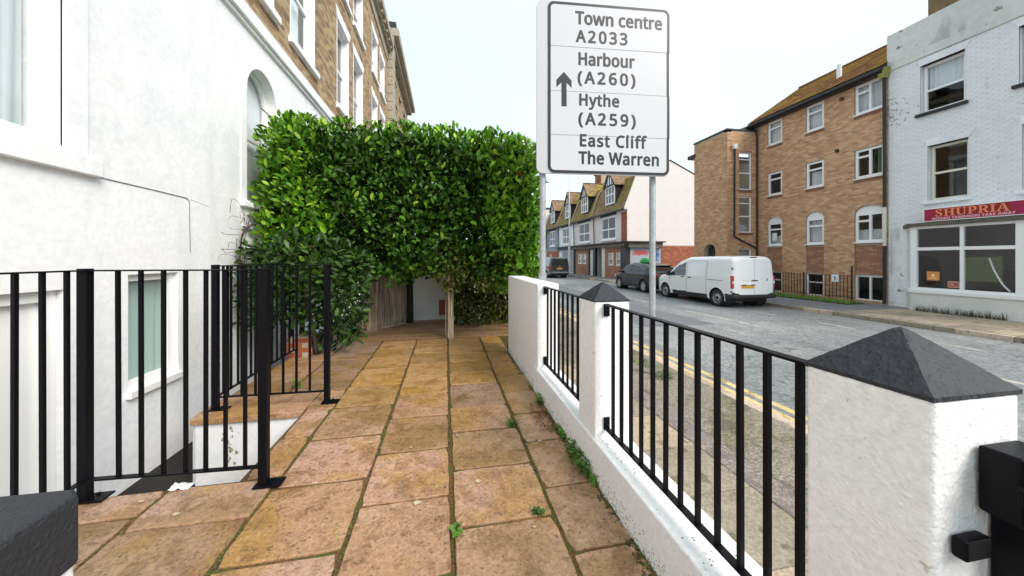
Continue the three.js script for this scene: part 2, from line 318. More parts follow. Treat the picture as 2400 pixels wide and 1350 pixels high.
// ---------------------------------------------------------------- ground, road, pavements
{
  const g = struct('ground', 'bare earth under and around the street'); part(g, 'earth', new THREE.PlaneGeometry(700, 700).rotateX(-Math.PI / 2).translate(0, -0.78, -60), M.earth);
  const road = struct('road', 'grey asphalt road with white and yellow lines');
  part(road, 'carriageway', bx(3.6, 12.22, -0.6, -0.29, -170, 26), M.road);
  for (const x of [3.86, 4.07]) part(road, 'yellow_line', bx(x - 0.055, x + 0.055, -0.3, -0.286, -90, 8), M.yellow, 'worn yellow line along the near kerb');
  for (let z = -90; z < 6; z += 5.25) part(road, 'white_dash', bx(8.22, 8.34, -0.3, -0.286, z + 0.33, z + 3.25), M.whitePaint);
  for (let z = -10.4; z < 3; z += 2.2) part(road, 'bay_dash', bx(10.42, 10.5, -0.3, -0.287, z, z + 0.9), M.whitePaint);
  part(road, 'tarmac_patch', bx(5.2, 7.4, -0.3, -0.2865, -30, -8.5), std({ map: tarTex, color: lin(1.02, 1.02, 1.03), roughness: 0.6, bumpMap: grain, bumpScale: 0.005 }));

  seed(3);
  const np = struct('near_pavement', 'mossy tarmac pavement between garden wall and road');
  part(np, 'tarmac', bx(1.25, 3.475, -0.7, -0.18, -120, 10), M.pave);
  for (let z = -60, i = 0; z < 6; z += 0.92, i++) part(np, 'kerb_stone', bx(3.48, 3.62, -0.5, -0.176 + rr(-0.003, 0.003), z, z + 0.912, 0.012), i % 3 ? M.kerb : M.flagWarm);
  part(np, 'trench_strip', bx(2.28, 2.52, -0.3, -0.176, -12, 3), M.trench, 'red brown patched trench strip');
  for (let i = 0; i < 9; i++) for (let j = 0; j < 1; j++) part(np, 'paving_flag', bx(1.42, 2.26, -0.3, -0.174 + rr(-0.002, 0.002), -0.4 - i * 0.62 - 0.61, -0.4 - i * 0.62, 0.006), i % 3 === 1 ? M.flagWarm : M.flag);

  const fp = struct('far_pavement', 'grey pavement along the shop and flats across the road');
  part(fp, 'tarmac', bx(12.36, 30, -0.7, -0.17, -120, 12), std({ map: tarTex, color: lin(1.25, 1.22, 1.2), roughness: 0.7, bumpMap: grain, bumpScale: 0.004 }));
  for (let z = -80, i = 0; z < 4; z += 0.92, i++) part(fp, 'kerb_stone', bx(12.22, 12.355, -0.5, -0.168 + rr(-0.003, 0.003), z, z + 0.912, 0.012), i % 4 ? M.flag : M.kerb);
  for (let i = 0; i < 14; i++) for (let j = 0; j < 3; j++) part(fp, 'paving_flag', bx(12.4 + j * 0.92, 13.3 + j * 0.92, -0.3, -0.164 + rr(-0.002, 0.002), -9.2 + i * 0.63, -8.585 + i * 0.63, 0.006), (i * 3 + j) % 4 ? M.flagWarm : M.flag);
}
// ---------------------------------------------------------------- garden path: stone slabs on a mossy bed
function slabGeo(w, d, th, i) {
  const pts = [], n = 7, r = 0.012;
  const edge = (x0, y0, x1, y1) => { for (let k = 0; k < n; k++) { const t = k / n; const e = k === 0 ? 0 : 1; pts.push([x0 + (x1 - x0) * t + e * rr(-1, 1) * 0.0035, y0 + (y1 - y0) * t + e * rr(-1, 1) * 0.0035]); } };
  const a = -w / 2, b = w / 2, c = -d / 2, e = d / 2;
  const k = () => rr(0, 0.008);
  edge(a + r + k(), c, b - r, c); edge(b, c + r, b, e - r); edge(b - r - k(), e, a + r, e); edge(a, e - r, a, c + r + k());
  const s = new THREE.Shape(pts.map(p => new THREE.Vector2(...p)));
  return boxUV(new THREE.ExtrudeGeometry(s, { depth: th - 0.012, bevelEnabled: true, bevelSize: 0.006, bevelThickness: 0.008, bevelOffset: -0.006, bevelSegments: 2 }).rotateX(-Math.PI / 2).translate(0, -th + 0.004, 0), i * 0.73, i * 0.41);
}
const slabTones = [[0.88, 0.85, 0.84], [0.84, 0.77, 0.62], [0.95, 0.88, 0.87], [0.76, 0.71, 0.56], [0.9, 0.82, 0.7], [0.66, 0.63, 0.57]].map(c => std({ map: slabTex, color: lin(...c.map(v => v * 0.95)), roughness: 0.43, bumpMap: slabBump, bumpScale: 0.006 }));
const ochre = [[0.82, 0.73, 0.42], [0.72, 0.66, 0.38], [0.88, 0.77, 0.47]].map(c => std({ map: slabTex, color: lin(...c), roughness: 0.45, bumpMap: slabBump, bumpScale: 0.004 }));
{
  seed(11);
  const path = struct('garden_path', 'tan stone slab path with mossy joints between railings and white wall');
  part(path, 'mortar_bed', [bx(-1.42, 1.06, -0.66, -0.014, -6.95, 3), bx(-2.36, -1.42, -0.66, -0.014, -2.74, 3), bx(-2.4, -1.42, -0.66, -0.014, -6.95, -3.93)], M.joint);
  const J = 0.025; let n = 0;
  const lay = (x0, x1, zs, pick) => {
    for (let k = 0; k + 1 < zs.length; k++) {
      const z0 = zs[k], z1 = zs[k + 1], w = x1 - x0 - J, d = Math.abs(z1 - z0) - J * rr(0.55, 1.05); n++;
      const far = (z0 + z1) / 2 < -4.05 && x0 > -1.2;
      const o = raw(path, 'paving_slab', slabGeo(w - rr(0, 0.006), d, 0.05, n), pick || (far ? ochre[n % 3] : x0 > 0.6 ? slabTones[[3, 1, 4][n % 3]] : slabTones[n % 6]));
      o.position.set((x0 + x1) / 2 + rr(-0.004, 0.004), rr(-0.006, 0.003), (z0 + z1) / 2); o.rotation.set(rr(-0.008, 0.008), rr(-0.009, 0.009), rr(-0.008, 0.008));
    }
  };
  lay(-2.34, -1.82, [0.5, -0.1, -0.7, -1.3, -1.9, -2.48, -2.735]);
  lay(-1.82, -1.155, [0.6, 0, -0.6, -1.2, -1.78, -2.35, -2.735]);
  lay(-1.405, -1.155, [-2.76, -3.32, -3.88]);
  lay(-1.155, -0.54, [0.5, -0.15, -0.77, -1.38, -1.99, -2.62, -3.255, -3.9, -4.5, -5.15, -5.75, -6.3, -6.9]);
  lay(-0.54, 0.035, [0.6, 0.03, -0.57, -1.17, -1.74, -2.33, -2.92, -3.54, -4.13, -4.73, -5.3, -5.9, -6.45, -6.9]);
  lay(0.035, 0.645, [0.3, -0.3, -0.9, -1.45, -2.03, -2.594, -3.16, -3.69, -4.34, -4.8, -5.31, -5.75, -6.3, -6.9]);
  lay(0.645, 1.035, [0.6, 0, -0.6, -1.18, -1.76, -2.29, -2.89, -3.42, -4, -4.6, -5.2, -5.8, -6.4, -6.9]);
  lay(-2.4, -1.79, [-4.45, -5.1, -5.75, -6.4, -6.9], slabTones[3]); lay(-1.79, -1.155, [-4.45, -5.1, -5.75, -6.4, -6.9], slabTones[5]);
  const ps = raw(path, 'paving_slab', slabGeo(1.0, 0.56, 0.06, 77), slabTones[4]); ps.position.set(-1.925, 0.003, -4.145);
  const ps2 = raw(path, 'paving_slab', slabGeo(0.26, 0.54, 0.05, 78), slabTones[1]); ps2.position.set(-1.285, 0.0, -4.165);

  // moss and dirt crumbs in the joints, thicker along the foot of the wall
  {
    seed(19); const g = boxUV(new THREE.IcosahedronGeometry(1, 0)), spots = [], xs = [-1.82, -1.155, -0.54, 0.035, 0.645], add = (x, z, y, s) => spots.push([x, y, z, s]);
    for (let i = 0; i < 3000; i++) { const k = Math.floor(rnd() * 5), z = -0.4 - Math.pow(rnd(), 1.2) * 6.4; if (k === 0 && z < -2.6) continue; if (fbm(z / 9 + k * 0.3, 0.3, 16, 3, 7) < 0.47) continue; add(xs[k] + rr(-0.012, 0.012), z, -0.011, rr(0.003, 0.0085)); }
    for (let i = 0; i < 2400; i++) { const z = -0.6 - rnd() * 5.1, w = fbm(z / 9, 0.7, 18, 3, 9); if (w < 0.4) continue; add(1.012 - Math.pow(rnd(), 2.2) * 0.05 * w * 2, z, rr(-0.008, 0.001), rr(0.003, 0.009)); }
    const im = new THREE.InstancedMesh(g, std({ roughness: 1 }), spots.length), m = new THREE.Matrix4(), tone = [[0.1, 0.1, 0.018], [0.07, 0.09, 0.015], [0.1, 0.07, 0.03], [0.05, 0.04, 0.022], [0.14, 0.13, 0.03]]; im.name = 'joint_moss'; im.userData.kind = 'stuff';
    spots.forEach(([x, y, z, q], i) => { m.makeScale(q * rr(0.8, 1.5), q * rr(0.5, 0.9), q * rr(0.8, 1.6)).setPosition(x, y, z); im.setMatrixAt(i, m); const c = tone[Math.floor(rnd() * 5)]; im.setColorAt(i, lin(...c)); }); shade(im); path.add(im);
  }
  const bp = struct('back_path', 'worn concrete strips curving under the hedge');
  part(bp, 'bed', bx(-2.6, 2.2, -0.66, -0.02, -10.5, -6.95), M.joint);
  const stripMat = [[0.62, 0.56, 0.44], [0.55, 0.5, 0.4], [0.68, 0.6, 0.46]].map(c => std({ map: slabTex, color: lin(...c), roughness: 0.6, bumpMap: slabBump, bumpScale: 0.004 }));
  for (let k = 0; k < 7; k++) {           // strips bow gently towards the back
    const pts = [], z0 = -6.96 - k * 0.34, bow = x => -0.1 * Math.sin((x + 2.4) / 4.2 * Math.PI) * (k + 1) / 4;
    for (let x = -2.5; x <= 2.05; x += 0.35) pts.push([x, -(z0 + bow(x))]);
    for (let x = 2.0; x >= -2.55; x -= 0.35) pts.push([x, -(z0 - 0.325 + bow(x))]);
    const s = new THREE.Shape(pts.map(p => new THREE.Vector2(...p)));
    raw(bp, 'concrete_strip', boxUV(new THREE.ExtrudeGeometry(s, { depth: 0.03, bevelEnabled: true, bevelSize: 0.004, bevelThickness: 0.005, bevelOffset: -0.004, bevelSegments: 1 }).rotateX(-Math.PI / 2).translate(0, -0.03, 0), k * 0.6), stripMat[k % 3]);
  }
}
// ---------------------------------------------------------------- basement light well beside the path
{
  const w = struct('light_well', 'sunken basement area with white painted walls');
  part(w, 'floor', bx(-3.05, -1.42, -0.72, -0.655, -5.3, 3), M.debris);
  part(w, 'end_wall', bx(-2.38, -1.425, -0.655, -0.052, -3.928, -3.89), M.wall, 'white end wall with peeling paint');
  part(w, 'side_wall', [bx(-1.425, -1.4, -0.655, -0.052, -3.888, -2.745)], M.wall);
  part(w, 'path_side_wall', [bx(-2.385, -2.362, -0.655, -0.052, -2.74, 3)], M.wall);
  part(w, 'back_side_wall', [bx(-2.425, -2.402, -0.655, -0.052, -6.95, -3.93)], M.wall);
  // flakes of lost paint on the end wall
  seed(8); const fl = [];
  for (let i = 0; i < 16; i++) { const x = -2.12 + rr(-0.06, 0.06) + i * 0.004, y = -0.12 - i * 0.027, r = rr(0.008, 0.026), p = []; for (let k = 0; k < 8; k++) { const a = k / 8 * Math.PI * 2; p.push([x + Math.cos(a) * r * rr(0.5, 1), y + Math.sin(a) * r * rr(0.6, 1.3)]); } fl.push(prism(p, 0.003).translate(0, 0, -3.891)); }
  part(w, 'bare_patches', fl, std({ color: lin(0.33, 0.31, 0.22), roughness: 0.95 })).userData.kind = 'stuff';
  const pr = thing('paper_scrap', 'crumpled white paper scrap lying at the edge of the sunken area', 'litter', [-1.75, 0.006, -2.73]);
  const pg = new THREE.PlaneGeometry(0.12, 0.07, 6, 4).rotateX(-Math.PI / 2), pp = pg.attributes.position; seed(5); for (let i = 0; i < pp.count; i++) pp.setY(i, rr(0.002, 0.02)); pg.computeVertexNormals(); part(pr, 'sheet', pg, M.upvc);
}
// ---------------------------------------------------------------- railings
const bar = (x, z, y0, y1, s = 0.0098) => { const a = rr(-0.003, 0.003), b = rr(-0.003, 0.003), r = rr(-0.12, 0.12); return bx(-s, s, y0, y1, -s, s).rotateY(r).applyMatrix4(new THREE.Matrix4().set(1, a, 0, x - a * (y0 + y1) / 2, 0, 1, 0, 0, 0, b, 1, z - b * (y0 + y1) / 2, 0, 0, 0, 1)); };   // hand set bars: a hair out of true
function railing(name, label, runs, yt, yb, group) {
  const [ox, oz] = [runs[0].a[0], runs[0].a[1]], t = thing(name, label, 'railing', [ox, 0, oz], 0, group);
  for (const r of runs) {
    const [x0, z0] = [r.a[0] - ox, r.a[1] - oz], [x1, z1] = [r.b[0] - ox, r.b[1] - oz], L = Math.hypot(x1 - x0, z1 - z0), ang = -Math.atan2(z1 - z0, x1 - x0), cx = (x0 + x1) / 2, cz = (z0 + z1) / 2;
    const along = g => g.rotateY(ang).translate(cx, 0, cz);
    part(t, 'top_rail', along(bx(-L / 2, L / 2, yt - 0.01, yt, -0.02, 0.02, 0.003)), M.black);
    part(t, 'bottom_rail', along(bx(-L / 2, L / 2, yb - 0.005, yb + 0.005, -0.02, 0.02, 0.002)), M.black);
    for (const s of r.bars) part(t, 'bar', bar(x0 + (x1 - x0) * s / L, z0 + (z1 - z0) * s / L, yb + 0.004, yt - 0.009, r.s || 0.0098), M.black);
    for (const [px, pz, by = 0, tx = 0.09, tz = 0] of r.posts || []) {
      const p = part(t, 'post', bx(px - ox - 0.027, px - ox + 0.027, by, yt + 0.008, pz - oz - 0.027, pz - oz + 0.027, 0.004), M.black);
      part(p, 'base_plate', bx(px - ox - 0.05 + Math.min(0, tx), px - ox + 0.05 + Math.max(0, tx), by, by + 0.012, pz - oz - 0.05 + Math.min(0, tz), pz - oz + 0.05 + Math.max(0, tz), 0.003), M.black);
      for (const q of [-0.022, 0.022]) part(p, 'bolt', cyl(0.011, 0.011, 0.014, px - ox + tx * 0.72, by + 0.01, pz - oz + q, 6), M.black);
    }
  }
  return t;
}
const steps = (a, b, n) => Array.from({ length: n }, (_, i) => a + (b - a) * i / (n - 1));
railing('black_railing', 'tall black bar railing around the sunken area beside the slab path', [
  { a: [-2.27, -2.71], b: [-1.22, -2.66], bars: [-2.085, -1.955, -1.825, -1.695, -1.575, -1.455, -1.335].map(x => x + 2.27), posts: [[-2.27, -2.71, 0.004, 0.075], [-1.22, -2.66, 0.006, 0.07]] },
  { a: [-2.27, -0.6], b: [-2.27, -2.71], bars: steps(0.15, 2.0, 15), posts: [] },
], 1.475, 0.13, 'railings round the sunken area');
railing('black_railing', 'black bar railing on the raised slab in front of the dark shrub', [
  { a: [-2.31, -4.07], b: [-1.25, -4.05], bars: [-2.2, -2.07, -1.94, -1.81, -1.68, -1.55, -1.42].map(x => x + 2.31), posts: [[-2.31, -4.07, 0.004, 0.07], [-1.25, -4.05, 0.006, 0.07]] },
  { a: [-2.31, -4.07], b: [-2.31, -6.05], bars: steps(0.13, 1.85, 14), posts: [] },
], 1.475, 0.13, 'railings round the sunken area');

// ---------------------------------------------------------------- white garden wall, pillars, wall railings
function pyramid(x0, x1, z0, z1, y, h, o = 0.012) {     // trowelled cap: four sides meeting at a blunt point, faces slightly uneven
  const a = x0 - o, b = x1 + o, c = z0 - o, d = z1 + o, cx = (a + b) / 2, cz = (c + d) / 2, N = 14, C = [[a, c], [b, c], [b, d], [a, d]], P = [];
  const pt = (px, pz) => { const k = Math.max(Math.abs(px - cx) / ((b - a) / 2), Math.abs(pz - cz) / ((d - c) / 2)), w = 0.0032 * (fbm(px * 2 + 5, pz * 2 + 5, 32, 3, 4) - 0.5) * 2; const t = Math.min(1, k); return [px + (t > 0.99 ? w * 0.8 : 0), y + h * (1 - Math.sqrt(t * t + 0.004) / Math.sqrt(1.004)) + w * (t > 0.99 ? 1.2 : 1), pz + (t > 0.99 ? w * 0.8 : 0)]; };
  for (let f = 0; f < 4; f++) {
    const [p, q] = [C[f], C[(f + 1) % 4]], g = (i, j) => { const t = i / N, e = t === 0 ? 0.5 : j / N; const ex = p[0] + (q[0] - p[0]) * e, ez = p[1] + (q[1] - p[1]) * e; return pt(cx + (ex - cx) * t, cz + (ez - cz) * t); };
    for (let i = 0; i < N; i++) for (let j = 0; j < N; j++) { const A = g(i, j), B = g(i, j + 1), D = g(i + 1, j), E = g(i + 1, j + 1); P.push(...A, ...E, ...D); if (i > 0) P.push(...A, ...B, ...E); else if (j === 0) P.push(...A, ...B, ...E); }
    for (let j = 0; j < N; j++) { const D = g(N, j), E = g(N, j + 1), F = [D[0], y - 0.01, D[2]], H = [E[0], y - 0.01, E[2]]; P.push(...D, ...E, ...H, ...D, ...H, ...F); }
  }
  const geo = new THREE.BufferGeometry(); geo.setAttribute('position', new THREE.Float32BufferAttribute(P, 3)); geo.computeVertexNormals(); return geo;
}
{
  const wall = thing('garden_wall', 'long low white rendered wall with solid raised end beside the path', 'wall', [1.18, 0, -3]);
  part(wall, 'plinth', bx(-0.165, 0.1, -0.7, 0.28, -0.85, 2.6, 0.012), M.rough);
  part(wall, 'plinth', bx(-0.165, 0.1, -0.7, 0.288, -1.0, -0.853), M.rough);
  part(wall, 'solid_wall', bx(-0.155, 0.1, -0.7, 1.255, -2.76, -0.862, 0.014), M.rough);
  { // lichen specks on the ledge and algae dots at the foot of the wall
    seed(23); const g = boxUV(new THREE.CylinderGeometry(1, 1, 1, 6)), a = [], b = [];
    for (let i = 0; i < 380; i++) { const z = rr(-0.83, 2.4), w = fbm(z / 7 + 0.5, 0.2, 20, 3, 3); if (w < 0.45) continue; a.push([rr(-0.13, 0.06), 0.2805, z, rr(0.0012, 0.005)]); }
    for (let i = 0; i < 2000; i++) { const z = rr(-2.7, 2.4), w = fbm(z / 7, 0.9, 16, 4, 5), y = Math.pow(rnd(), 2.4) * 0.1 * w * 2; if (w < 0.42) continue; b.push([z < -0.86 && z > -2.76 ? -0.1555 : -0.1655, y + 0.002, z, rr(0.0015, 0.005)]); }
    const mk = (name, l, flat, cs) => { const im = new THREE.InstancedMesh(g, std({ roughness: 1 }), l.length), m = new THREE.Matrix4(), r = new THREE.Matrix4(); im.name = name; im.userData.kind = 'stuff'; l.forEach(([x, y, z, q], i) => { m.makeScale(q * rr(0.7, 1.6), 0.0012, q); if (!flat) m.premultiply(r.makeRotationZ(Math.PI / 2)); m.setPosition(x, y, z); im.setMatrixAt(i, m); const c = cs[Math.floor(rnd() * cs.length)]; im.setColorAt(i, lin(...c)); }); shade(im); wall.add(im); };
    mk('lichen', a, true, [[0.2, 0.2, 0.18], [0.12, 0.12, 0.11], [0.32, 0.31, 0.27]]); mk('algae', b, false, [[0.36, 0.34, 0.22], [0.3, 0.27, 0.18], [0.46, 0.43, 0.32], [0.24, 0.24, 0.13]]);
  }
  const pil = (x0, x1, z0, z1, label, h = 1.245) => {
    const p = thing('wall_pillar', label, 'pillar', [(x0 + x1) / 2, 0, (z0 + z1) / 2], 0), hx = (x1 - x0) / 2, hz = (z1 - z0) / 2;
    part(p, 'shaft', bx(-hx, hx, -0.7, h, -hz, hz, 0.014), M.rough); part(p, 'cap', pyramid(-hx, hx, -hz, hz, h + 0.004, 0.13, 0.001), M.cap, 'charcoal pyramid cap'); return p;
  };
  pil(1.028, 1.292, -0.842, -0.57, 'near white pillar with charcoal pyramid cap beside the gate latch');
  pil(1.028, 1.297, -2.61, -2.31, 'white pillar with charcoal cap between the two low wall railings');
  const rail = (z0, z1, zs, label, br) => {
    const t = thing('wall_railing', label, 'railing', [1.115, 0.28, (z0 + z1) / 2], 0, 'railings on the white garden wall'), c = (z0 + z1) / 2;
    part(t, 'top_rail', bx(-0.02, 0.02, 0.935, 0.945, z0 - c, z1 - c, 0.002), M.black);
    part(t, 'bottom_rail', bx(-0.02, 0.02, 0.066, 0.074, z0 - c, z1 - c, 0.002), M.black);
    for (const z of zs) part(t, 'bar', bar(0, z - c, 0.073, 0.936, 0.0095), M.black);
    for (const [z, s] of br) for (const y of [0.06, 0.86]) part(t, 'wall_bracket', bx(-0.022, 0.022, y, y + 0.088, Math.min(z, z + s * 0.012) - c, Math.max(z, z + s * 0.012) - c, 0.003), M.black);
  };
  rail(-2.308, -0.845, steps(-2.205, -0.93, 12), 'near low black railing on the white wall beside the large capped pillar', [[-2.307, 1], [-0.845, -1]]);
  rail(-3.86, -2.612, steps(-3.76, -2.72, 9), 'farther low black railing between the small capped pillar and solid white wall', [[-3.858, 1], [-2.613, -1]]);

  const lp = thing('gate_pillar', 'white pillar under a flat charcoal cap at the left', 'pillar', [-0.945, 0, -0.81]);
  part(lp, 'shaft', bx(-0.142, 0.142, -0.7, 0.885, -0.132, 0.132, 0.015), M.rough);
  const s = new THREE.Shape([[-0.155, -0.145], [0.155, -0.145], [0.155, 0.118], [0.128, 0.145], [-0.155, 0.145]].map(p => new THREE.Vector2(...p)));
  part(lp, 'cap', new THREE.ExtrudeGeometry(s, { depth: 0.13, bevelEnabled: true, bevelSize: 0.008, bevelThickness: 0.012, bevelSegments: 2, bevelOffset: -0.008 }).rotateX(-Math.PI / 2).translate(0, 0.893, 0), M.cap, 'flat charcoal painted cap');
}
// ---------------------------------------------------------------- gate and its latch
{
  const gt = thing('garden_gate', 'black steel gate with lock box standing at the near white pillar', 'gate', [1.205, 0, -0.535]);
  part(gt, 'upright', bx(-0.02, 0.04, 0.05, 1.0, -0.03, 0.025, 0.004), M.black);
  part(gt, 'upright', bx(-0.02, 0.02, 0.05, 1.16, 0.92, 0.96, 0.004), M.black);
  part(gt, 'rail', bx(-0.018, 0.018, 1.06, 1.1, 0.036, 0.92), M.black); part(gt, 'rail', bx(-0.018, 0.018, 0.1, 0.14, 0.026, 0.92), M.black);
  for (let i = 1; i < 8; i++) part(gt, 'bar', bar(0, 0.02 + i * 0.112, 0.14, 1.06, 0.008), M.black);
  part(gt, 'lock_box', bx(-0.06, 0.06, 1.0, 1.142, -0.03, 0.034, 0.007), M.black, 'glossy black lock box with chipped paint');
  const pl = part(gt, 'latch_plate', prism([[-0.09, 0.085], [-0.085, 0.092], [0.0, 0.055], [0.02, 0.035], [0.026, -0.01], [0.018, -0.014], [-0.06, 0.03], [-0.088, 0.052]], 0.012, 0.003).translate(0, 1.005, 0.037), M.black);
  part(pl, 'rubbed_edge', prism([[-0.088, 0.0915], [-0.082, 0.094], [0.0, 0.0575], [0.022, 0.036], [0.019, 0.034], [-0.002, 0.053]], 0.004).translate(0, 1.005, 0.047), M.steel);
  part(gt, 'latch_bolt', bx(-0.135, -0.06, 0.91, 0.955, -0.032, -0.006, 0.006), M.black);
  part(gt, 'rust_edge', bx(-0.054, 0.05, 1.124, 1.136, 0.0335, 0.036), M.rust);
  part(gt, 'paint_chip', prism([[0, 0], [0.004, 0.011], [0.008, 0.003], [0.014, 0.008], [0.011, -0.003], [0.013, -0.011], [0.006, -0.006], [0.001, -0.01]], 0.001).translate(-0.06, 1.118, 0.0343), M.steel);
}
// ---------------------------------------------------------------- white house at the left
{
  const X = -3.0, h = thing('white_house', 'near white rendered house with upvc window and basement door', 'house', [X, 0, 0], Math.PI / 2);   // local x = -z, local z = +x
  const holes = [[2.5, 3.415, -0.64, 1.3], [3.985, 4.63, 0.27, 1.39], [1.7, 3.4, 2.44, 4.3]];
  part(h, 'wall', holed(-3, 5.17, -0.7, 8.5, holes, 0.3), M.wall);
  part(h, 'interior', shell(-2.6, 4.9, -0.7, 8.4, -0.3, -4), M.room);
  part(h, 'roof', bx(-3, 5.1, 8.5, 8.7, -4.2, 0.05), M.stone);
  part(h, 'string_course', bx(-3, 3.68, 2.25, 2.395, -0.01, 0.055, 0.012), M.wall);
  part(h, 'architrave', [bx(3.4, 3.575, 2.4, 4.4, -0.02, 0.03, 0.008)], M.wall);
  makeWindow(h, { u0: 1.7, u1: 3.4, v0: 2.44, v1: 4.3, rec: 0.08, fw: 0.09, sill: [0, 0.05, 0.03], curtain: [1.8, 3.39, 2.5, 4.3, M.skyTintBlind], label: 'white upvc window above the sill band' });
  makeWindow(h, { u0: 3.985, u1: 4.63, v0: 0.27, v1: 1.39, rec: 0.05, fw: 0.07, sill: [0.03, 0.075, 0.05], glass: M.frosted, curtain: [3.98, 4.63, 0.25, 1.4, M.skyTintBlind], label: 'small white basement window with obscured glass' });
  const d = part(h, 'door', [bx(2.5, 3.41, -0.64, 1.29, -0.16, -0.1)], M.upvc, 'white panelled basement door');
  part(d, 'door_frame', [bx(3.33, 3.412, -0.64, 1.295, -0.1, -0.05, 0.006), bx(2.5, 3.33, 1.21, 1.295, -0.1, -0.05, 0.006), bx(2.5, 2.58, -0.64, 1.21, -0.1, -0.05, 0.006)], M.upvc);
  part(d, 'door_panel', bx(2.7, 3.08, -0.4, 1.13, -0.1, -0.088, 0.006), M.upvc);
  part(h, 'cable', [tube([[3.68, 2.262, 0.004], [4.3, 2.262, 0.004], [4.74, 2.258, 0.004]], 0.005), tube([[4.74, 2.258, 0.004], [4.79, 2.24, 0.004], [4.8, 2.18, 0.004], [4.805, 1.9, 0.004], [4.815, 1.62, 0.004]], 0.005)], std({ color: lin(0.25, 0.25, 0.25), roughness: 0.8 }), 'thin dark cable clipped to the wall');
  part(h, 'crack', tube([[4.82, 2.25, 0.0], [4.95, 2.235, 0.0], [5.16, 2.21, 0.0]], 0.0025, 4), std({ color: lin(0.2, 0.2, 0.19), roughness: 0.9 }));
}
